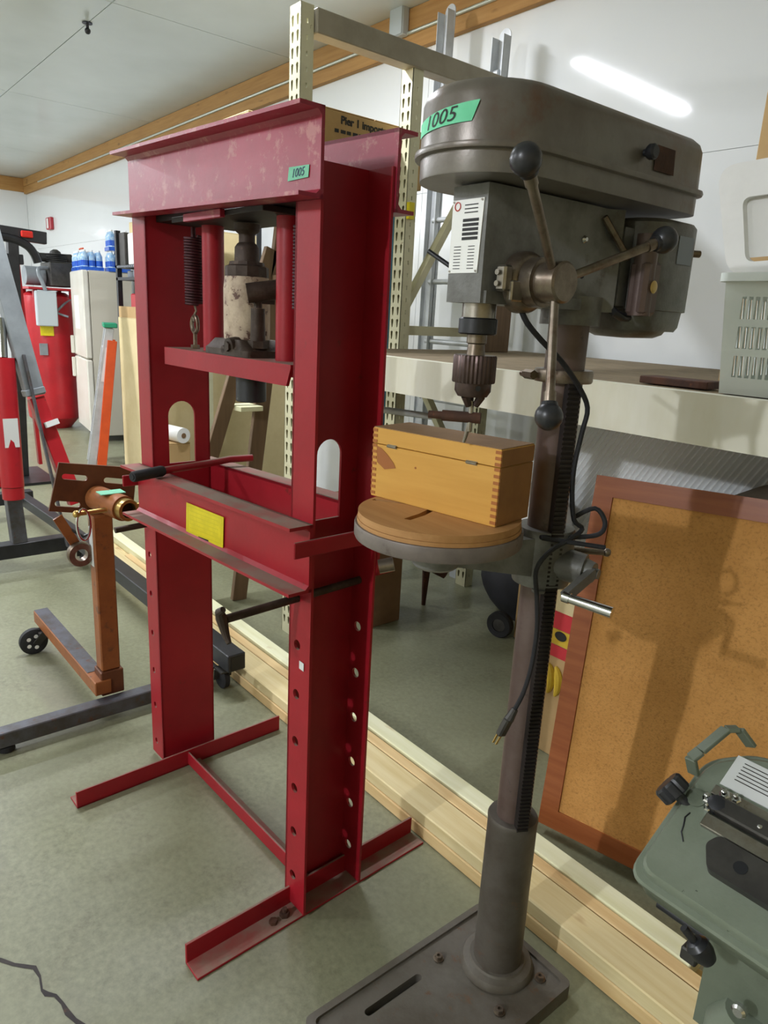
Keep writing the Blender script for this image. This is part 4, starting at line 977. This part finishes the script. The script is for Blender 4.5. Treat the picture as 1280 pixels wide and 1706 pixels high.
for k in range(5):
    a = 2*PI*k/5; MB().cyl((-.650, -.12+.024*math.cos(a), .052+.024*math.sin(a)), (-.6205, -.12+.024*math.cos(a), .052+.024*math.sin(a)), .008, n=10).build('wheel_hole', 'white_pl', cst)
# rotating head: tube points towards the drill press
hM = Matrix.Translation((-.06, .02, .755))
ht = MB().cyl((-.10, -.012, .745), (.06, .018, .742), .040, n=28).build('head_tube', 'orange_stand', ES)
MB().lathe([(.031, 0), (.034, .001), (.034, .03), (.029, .031), (.024, .03), (.024, 0)], hole=True, mtx=Matrix.Translation((.06, .018, .742)) @ Matrix.Rotation(math.radians(10), 4, 'Z') @ Matrix.Rotation(PI/2, 4, 'Y'), n=28).build('tube_collar', 'brass', ht)
MB().cyl((.061, .018, .742), (.066, .0185, .742), .0235, n=20).build('tube_bore', 'ink', ht)
MB().box(-.03, .02, -.036, .04, .781, .7835).build('head_label', 'tape2', ht)
# plate with slots
P4 = [(-.128, .078), (.128, .078), (.128, -.078), (-.128, -.078)]
hsl = []
for sx, sy in ((-.075, .038), (.055, .038), (-.085, -.05), (.075, -.05)):
    hsl.append([(sx+.03+.009*math.cos(-PI/2+PI*i/6), sy+.009*math.sin(-PI/2+PI*i/6)) for i in range(7)]+[(sx-.03+.009*math.cos(PI/2+PI*i/6), sy+.009*math.sin(PI/2+PI*i/6)) for i in range(7)])
pm_ = Matrix.Translation((-.115, -.008, .765)) @ Matrix.Rotation(math.radians(-11), 4, 'X') @ frame((0, 0, 0), (0, 1, 0), (0, 0, 1))
MB().plate([(-.128, .08), (.118, .088), (.128, -.078), (-.138, -.076)], hsl, .009, pm_).build('head_plate', 'orange_dark', ES, smooth=20)
MB().cyl((.03, -.115, .735), (.03, .085, .74), .0075, n=12).sph((.03, -.115, .735), .012, 12).sph((.03, .085, .74), .010, 12).build('lock_pin', 'brass', ES)
MB().tube([(.035, -.098+.02*math.sin(a), .70+.05*math.cos(a)) for a in [2*PI*k/18 for k in range(18)]], .004, 6, closed=True).build('pin_loop', 'chrome', ES)
m = MB().beam((-.085, -.14, .70), (-.085, -.09, .60), .008, .03, (0, 1, 0))
arm = m.build('mounting_arm', 'orange_stand', ES)
m = MB().lathe([(.020, -.015), (.038, -.015), (.041, -.009), (.041, .009), (.038, .015), (.020, .015)], axis='X', n=24, hole=True, mtx=Matrix.Translation((-.075, -.082, .572))); m.build('arm_bushing', 'steel_worn', arm)
MB().tube([(-.09, -.11, .66), (-.07, -.07, .63), (-.06, -.02, .65), (-.06, .0, .69)], .005, 6).build('arm_rod', 'black_paint', ES)

# ------------------------------------------------------------------ engine hoist (red and grey)
EH = thing('engine_hoist', 'folding engine hoist with black legs, grey boom and red ram', 'engine hoist', (-3.8, .8, 0))
def hb(p, q, wx, wz, m_, name, up=(0, 0, 1), par=None): return MB().beam(p, q, wx, wz, up, .003).build(name, m_, par or EH)
leg1 = hb((-.15, .282, .129), (1.70, .312, .129), .07, .066, 'black_paint', 'leg')
MB().box(1.7005, 1.702, .288, .342, .10, .154).build('leg_end', 'ink', leg1)
hb((-.05, -.45, .115), (-.05, .262, .115), .075, .075, 'black_paint', 'cross_base')
hb((-1.1, -.2, .125), (-1.1, .32, .125), .075, .075, 'black_paint', 'rear_base'); hb((-1.06, .25, .125), (-.15, .30, .125), .06, .06, 'black_paint', 'rear_leg')
hb((-1.0, -.25, .125), (-.09, -.2, .125), .07, .07, 'black_paint', 'rear_leg')
def caster(x, y, r=.045):
    t = MB().box(x-.03, x+.03, y-.03, y+.03, .082, .0875).beam((x-.015, y-.02, .083), (x-.02, y-.02, .04), .004, .03, (0, 1, 0)).beam((x-.015, y+.02, .083), (x-.02, y+.02, .04), .004, .03, (0, 1, 0)).build('caster', 'grey_iron', EH)
    MB().lathe([(.008, -.013), (r-.008, -.014), (r, -.009), (r, .009), (r-.008, .014), (.008, .013)], axis='Y', n=24, mtx=Matrix.Translation((x-.02, y, r))).build('wheel', 'black_rubber', t)
caster(1.64, .295, .042); caster(1.585, .25, .042); caster(.02, .30, .042); caster(-.02, -.42, .042)
hb((-.05, .0, .1525), (-.05, -.02, .62), .07, .075, 'stand_grey', 'mast_foot', (1, 0, 0))
hb((-.05, -.055, .45), (-.12, -.03, 1.25), .07, .09, 'red_bright', 'mast', (1, 0, 0))
MB().cyl((.02, -.02, .46), (-.02, -.005, 1.08), .052, n=22).build('hydraulic_ram', 'red_bright', EH)
MB().cyl((.02, -.02, .40), (.02, -.02, .46), .05, n=22).build('ram_foot', 'red_bright', EH)
MB().box(.055, .0565, -.045, .02, .66, .80).build('ram_label', 'white_lab', EH, smooth=0)
MB().cyl((-.02, -.005, 1.08), (-.06, .01, 1.26), .022, n=16).build('ram_rod', 'chrome', EH)
hb((-.10, -.02, 1.75), (0.0, .118, .90), .075, .085, 'gray_paint', 'boom', (0, 1, 0))
hb((0.002, .121, .89), (.10, .25, .36), .06, .07, 'red_bright', 'boom_extension', (0, 1, 0))
MB().beam((.0525, .164, .78), (.058, .172, .755), .072, .062, (0, 1, 0)).build('boom_tape', 'white_lab', EH, smooth=0)
hb((.0, .11, .935), (.003, .117, .905), .083, .093, 'gray_paint', 'boom_collar', (0, 1, 0))
hb((.03, .075, 1.1), (.12, .19, .14), .012, .03, 'stand_grey', 'support_strut', (1, 0, 0))

# black steel frame standing further back
BF = thing('steel_frame', 'black steel frame with a red lamp standing beyond the engine hoist', 'frame', (-6.0, 1.3, 0))
MB().beam((0, -.6, 1.85), (0, .31, 1.80), .07, .085, (0, 0, 1), .004).build('top_bar', 'black_paint', BF)
MB().beam((0, .02, .02), (0, .08, 1.80), .08, .07, (0, 1, 0), .004).build('upright', 'black_paint', BF)
MB().beam((0, -.6, .02), (0, -.55, 1.82), .08, .07, (0, 1, 0), .004).build('upright', 'black_paint', BF)
MB().beam((0, -.6, 1.63), (0, .14, 1.635), .06, .07, (0, 0, 1), .004).build('cross_bar', 'black_paint', BF)
MB().tube(smooth_path([(.03, -.6, 1.80), (.03, -.1, 1.785), (.03, .08, 1.77), (.03, .17, 1.735), (.03, .215, 1.68), (.03, .235, 1.62)]), .03, 10).build('bent_tube', 'black_paint', BF)
MB().box(.036, .06, .13, .21, 1.79, 1.835, .006).build('red_lamp', 'red_lens', BF, label='red lamp lens')
MB().beam((.0, .15, .1), (.0, .10, 1.60), .05, .025, (0, 1, 0)).build('red_rail', 'red_bright', BF)
MB().box(-.3, .3, -.62, .2, 0, .02).build('foot_plate', 'black_paint', BF)

# ------------------------------------------------------------------ air compressor
AC = thing('air_compressor', 'big red vertical air compressor with dark pump beside the fridge', 'compressor', (-8.45, 2.24, 0))
MB().lathe([(.16, .0), (.20, .05), (.262, .12), (.27, .20), (.27, 1.32), (.25, 1.40), (.18, 1.445), (.0, 1.46)], n=36).build('tank', 'tank', AC)
MB().box(-.24, .30, -.25, .24, 1.462, 1.485, .003).build('platform', 'tank', AC)
for x in (-.2, .24):
    for y in (-.18, .18): MB().box(x-.02, x+.02, y-.02, y+.02, 1.38, 1.4615).build('platform_leg', 'tank', AC)
m = MB(); m.box(-.1, .26, -.02, .22, 1.50, 1.745, .01); m.build('belt_guard', 'grey_iron', AC)
m = MB().cyl((.05, -.22, 1.60), (.05, -.03, 1.60), .095, n=24); m.build('motor', 'gray_paint', AC)
m = MB(); m.lathe([(.08, 1.746), (.085, 1.77), (.07, 1.80), (.05, 1.86), (.02, 1.88)], (.05, .1, 0), n=14)
for k in range(5): m.lathe([(.11, 1.755+.018*k), (.11, 1.763+.018*k)], (.05, .1, 0), n=16)
m.cyl((.05, -.06, 1.79), (.05, .26, 1.80), .045, n=12); m.sph((.07, -.1, 1.80), .05, 12); m.build('pump_head', 'pump', AC)
MB().box(.28, .36, -.20, .0, 1.10, 1.45, .008).build('switch_box', 'gray_lt', AC, label='light grey switch box')
MB().tube(smooth_path([(.3, -.09, 1.45), (.3, -.11, 1.52), (.28, -.14, 1.62), (.24, -.12, 1.67), (.2, -.03, 1.68)]), .02, 10).build('cable_conduit', 'gray_paint', AC)
MB().box(.268, .275, -.16, -.03, 1.0, 1.10).build('yellow_sticker', 'yellow', AC, smooth=0)
MB().box(.262, .272, -.18, -.10, .80, .92).build('grey_sticker', 'gray_paint', AC, smooth=0)
MB().tube(smooth_path([(.1, .25, 1.40), (.2, .15, 1.36), (.28, .06, 1.30), (.26, .02, 1.24), (.30, .12, 1.2)]), .012, 8).build('air_line', 'gray_paint', AC)

# ------------------------------------------------------------------ refrigerator
fx, fy = -8.0, 2.355
FR = thing('refrigerator', 'old white refrigerator with freezer door, water packs stacked on top', 'refrigerator', (fx, fy, 0), math.atan2(-.105, .75))
FW, FD, FH = .70, .46, 1.655
MB().box(0.01, FW-.01, .065, FD, .06, FH, .006).build('cabinet', 'fridge_side', FR)
d1 = MB().box(0, FW, 0, .06, .10, .815, .012).build('door', 'fridge', FR); d2 = MB().box(0, FW, 0, .06, .827, FH, .012).build('freezer_door', 'fridge', FR)
MB().box(.02, .05, -.035, -.001, .60, .80, .006).build('handle', 'fridge', d1); MB().box(.02, .05, -.035, -.001, .84, 1.02, .006).build('handle', 'fridge', d2)
MB().box(.2, .45, -.002, -.0003, 1.1, 1.42).build('notice', 'paper', d2, smooth=0)
for x in (.05, FW-.05): MB().lathe([(.025, 0), (.025, .0595)], (x, .12, 0), n=12).build('foot', 'black_rubber', FR)
# water bottle packs on the fridge
def water_pack(label, loc, nx, ny, rz=0, tilt=0):
    t = thing('water_pack', label, 'water bottles', loc, rz, 'packs of bottled water on the fridge', rx=tilt)
    for i in range(nx):
        for j in range(ny):
            x, y = (i-(nx-1)/2)*.066, (j-(ny-1)/2)*.066
            b = MB().lathe([(.030, 0), (.032, .006), (.032, .06), (.029, .075), (.031, .10), (.031, .135), (.013, .175)], (x, y, 0), n=10).build('bottle', 'clear_pl', t)
            MB().lathe([(.013, .1752), (.013, .19)], (x, y, 0), n=8).build('cap', 'white_pl', b)
            MB().lathe([(.0326, .045), (.0326, .095)], (x, y, 0), n=10).build('bottle_label', 'clear_blue', b)
    MB().box(-nx*.034, nx*.034, -ny*.034, ny*.034, .0003, .035).build('tray_wrap', 'clear_blue', t)
    return t
fz = FH+.0005
def fw_(x, y, z=0): return Vector((fx, fy, fz+z)) + Matrix.Rotation(math.atan2(-.105, .75), 3, 'Z') @ Vector((x, y, 0))
water_pack('pack of blue labelled water bottles at left end of fridge top', fw_(.14, .12), 4, 3, -.14)
water_pack('pack of blue labelled water bottles at middle of fridge top', fw_(.43, .13), 4, 3, -.14)
water_pack('pack of blue labelled water bottles at the right end of fridge top', fw_(.60, .35), 3, 3, -.14)
water_pack('pack of water bottles stacked on top of right end pack', fw_(.60, .36, .192), 3, 3, -.14)
OC = MB().tube([fw_(.30+.04*k, .06, .204+.002*math.sin(k)) for k in range(6)], .008, 8).build('orange_rope', 'ladder_orange'); tag(OC, 'short orange rope lying on the middle water pack', 'rope')

# ------------------------------------------------------------------ black shelving with items, cartons, ladders (far left)
SU = thing('shelving_unit', 'black slotted steel shelving along the wall right of the fridge', 'shelf', (-6.6, 2.36, 0))
for x in (0, 1.7):
    for y in (0, .42): MB().beam((x, y, 0), (x, y, 1.97), .04, .04, (1, 0, 0)).build('upright', 'black_paint', SU)
for z in (.3, .95, 1.57, 1.67):
    MB().box(-.02, 1.72, -.02, .44, z-.012, z+.012).build('shelf', 'black_paint', SU)
sl_ = MB()
for k in range(40): sl_.box(.02+.042*k, .045+.042*k, -.024, -.0205, 1.664, 1.676)
sl_.build('shelf_slot', 'grey_bins', SU, smooth=0, kind='stuff')
MB().box(.03, .16, .0, .3, 1.6825, 1.95, .004).build('back_panel', 'grey_iron', SU)
WX = thing('dispenser_box', 'white dispenser box with round hole on the black shelf', 'box', (-6.33, 2.50, 1.6825))
MB().box(-.09, .1, -.12, .12, 0, .26, .01).build('case', 'white_pl', WX); MB().cyl((.1005, -.03, .18), (.103, -.03, .18), .016, n=14).build('hole', 'ink', WX)
YB = carton('yellow_carton', 'pale yellow carton on top of the white dispenser box', -6.42, -6.24, 2.40, 2.60, 1.943, 2.03, 'card_lt')
for k in range(3):
    t = MB().lathe([(.05, 0), (.055, .01), (.055, .055), (.03, .062)], (-6.45+.13*k, 2.44, 1.5825), n=14).build('metal_canister', 'grey_bins'); tag(t, ['first grey canister on the lower black shelf, nearest the fridge', 'second grey canister on the lower black shelf, counted from the fridge', 'third grey canister on the lower black shelf, farthest from fridge'][k], 'canister', 'grey canisters on the black shelf')
RB2 = MB().box(-6.40, -6.25, 2.38, 2.55, .9625, 1.45, .01).build('red_can', 'red_bright'); tag(RB2, 'red tool case on the black shelf below the canisters', 'case')
GT = MB().box(-6.52, -6.42, 2.42, 2.55, 1.6825, 2.0, .01).build('green_case', 'mint_pl'); tag(GT, 'pale green case at the fridge end of shelf top', 'case') if False else bpy.data.objects.remove(GT)

carton('long_carton', 'tall narrow pale carton standing upright beside the orange stepladder', -6.02, -5.45, 2.13, 2.30, 0, 1.255, 'card_lt')
OB = thing('open_carton', 'small open carton lying on top of tall narrow carton', 'box', (-5.79, 2.215, 1.2555))
m = MB(); m.box(-.22, .22, -.08, -.077, 0, .085); m.box(-.22, .22, .077, .08, 0, .085); m.box(-.22, .22, -.077, .077, .082, .085); m.box(-.22, .22, -.077, .077, 0, .003); m.box(-.22, -.217, -.077, .077, .003, .082); m.build('body', 'card', OB, smooth=0)
carton('big_flat_carton', 'large flat pale cardboard carton seen through the press opening', -4.3, -4.12, 1.66, 2.64, 0, 1.10, 'card_lt')
carton('brown_carton', 'brown carton on top of the big flat carton, under a pale yellow one', -4.29, -4.13, 1.90, 2.40, 1.1005, 1.45, 'card_dk')
carton('brown_crate_box', 'brown carton standing left of the large flat carton, paper roll on top', -4.09, -3.86, 1.61, 1.75, 0, .60, 'card')
PRl = thing('paper_roll', 'white paper roll lying on brown carton behind left press column', 'roll', (-3.97, 1.68, .645), math.radians(10))
MB().cyl((-.12, 0, 0), (.13, 0, 0), .044, n=24).build('roll', 'paper', PRl); MB().cyl((.1305, 0, 0), (.132, 0, 0), .015, n=14).build('core', 'card_dk', PRl)

# orange stepladder
SL = thing('orange_stepladder', 'orange fibreglass stepladder with a green top leaning by cartons', 'ladder', (-6.3, 2.0, 0), math.radians(-16.6))
for x in (-.16, .12):
    MB().beam((x, -.06, 0), (x, .14, 1.16), .03, .07, (1, 0, 0) if False else (0, 1, 0), .003).build('front_rail', 'alu', SL)
    MB().beam((x+.03, .02, 0), (x+.03, .155, 1.06), .028, .075, (0, 1, 0), .003).build('orange_rail', 'ladder_orange', SL)
for k in range(4):
    z = .25+.25*k; y = -.06+.2*z/1.16; MB().box(-.145, .105, y-.03, y+.03, z-.01, z+.01).build('step', 'alu', SL)
MB().box(-.19, .16, .09, .20, 1.163, 1.20, .006).build('top_cap', 'green_pl', SL)
MB().beam((.137, .075, .72), (.137, .125, 1.0), .001, .05, (0, 1, 0)).build('rail_label', 'white_lab', SL, smooth=0)

# wooden stepladder seen through the press
WDL = thing('wooden_stepladder', 'old brown wooden stepladder standing behind the press', 'ladder', (-2.9, 1.5, 0))
MB().beam((0, .045, 0), (0, .275, 1.75), .026, .075, (0, 1, 0), .002).build('rail', 'dark_wood', WDL)
MB().beam((0, -.294, .101), (0, .215, 1.62), .026, .065, (0, 1, 0), .002).build('rail', 'dark_wood', WDL)
MB().box(-.10, .06, .2, .30, 1.755, 1.775, .002).build('top_step', 'dark_wood', WDL)
for z in (.35, .63, .93, 1.22, 1.5):
    a = -.30+.335*(z-.083)+.04; b = .045+.131*z-.03
    MB().box(-.06, .07, a, b, z-.011, z+.011, .002).build('step', 'pine_a' if z == .93 else 'dark_wood', WDL)
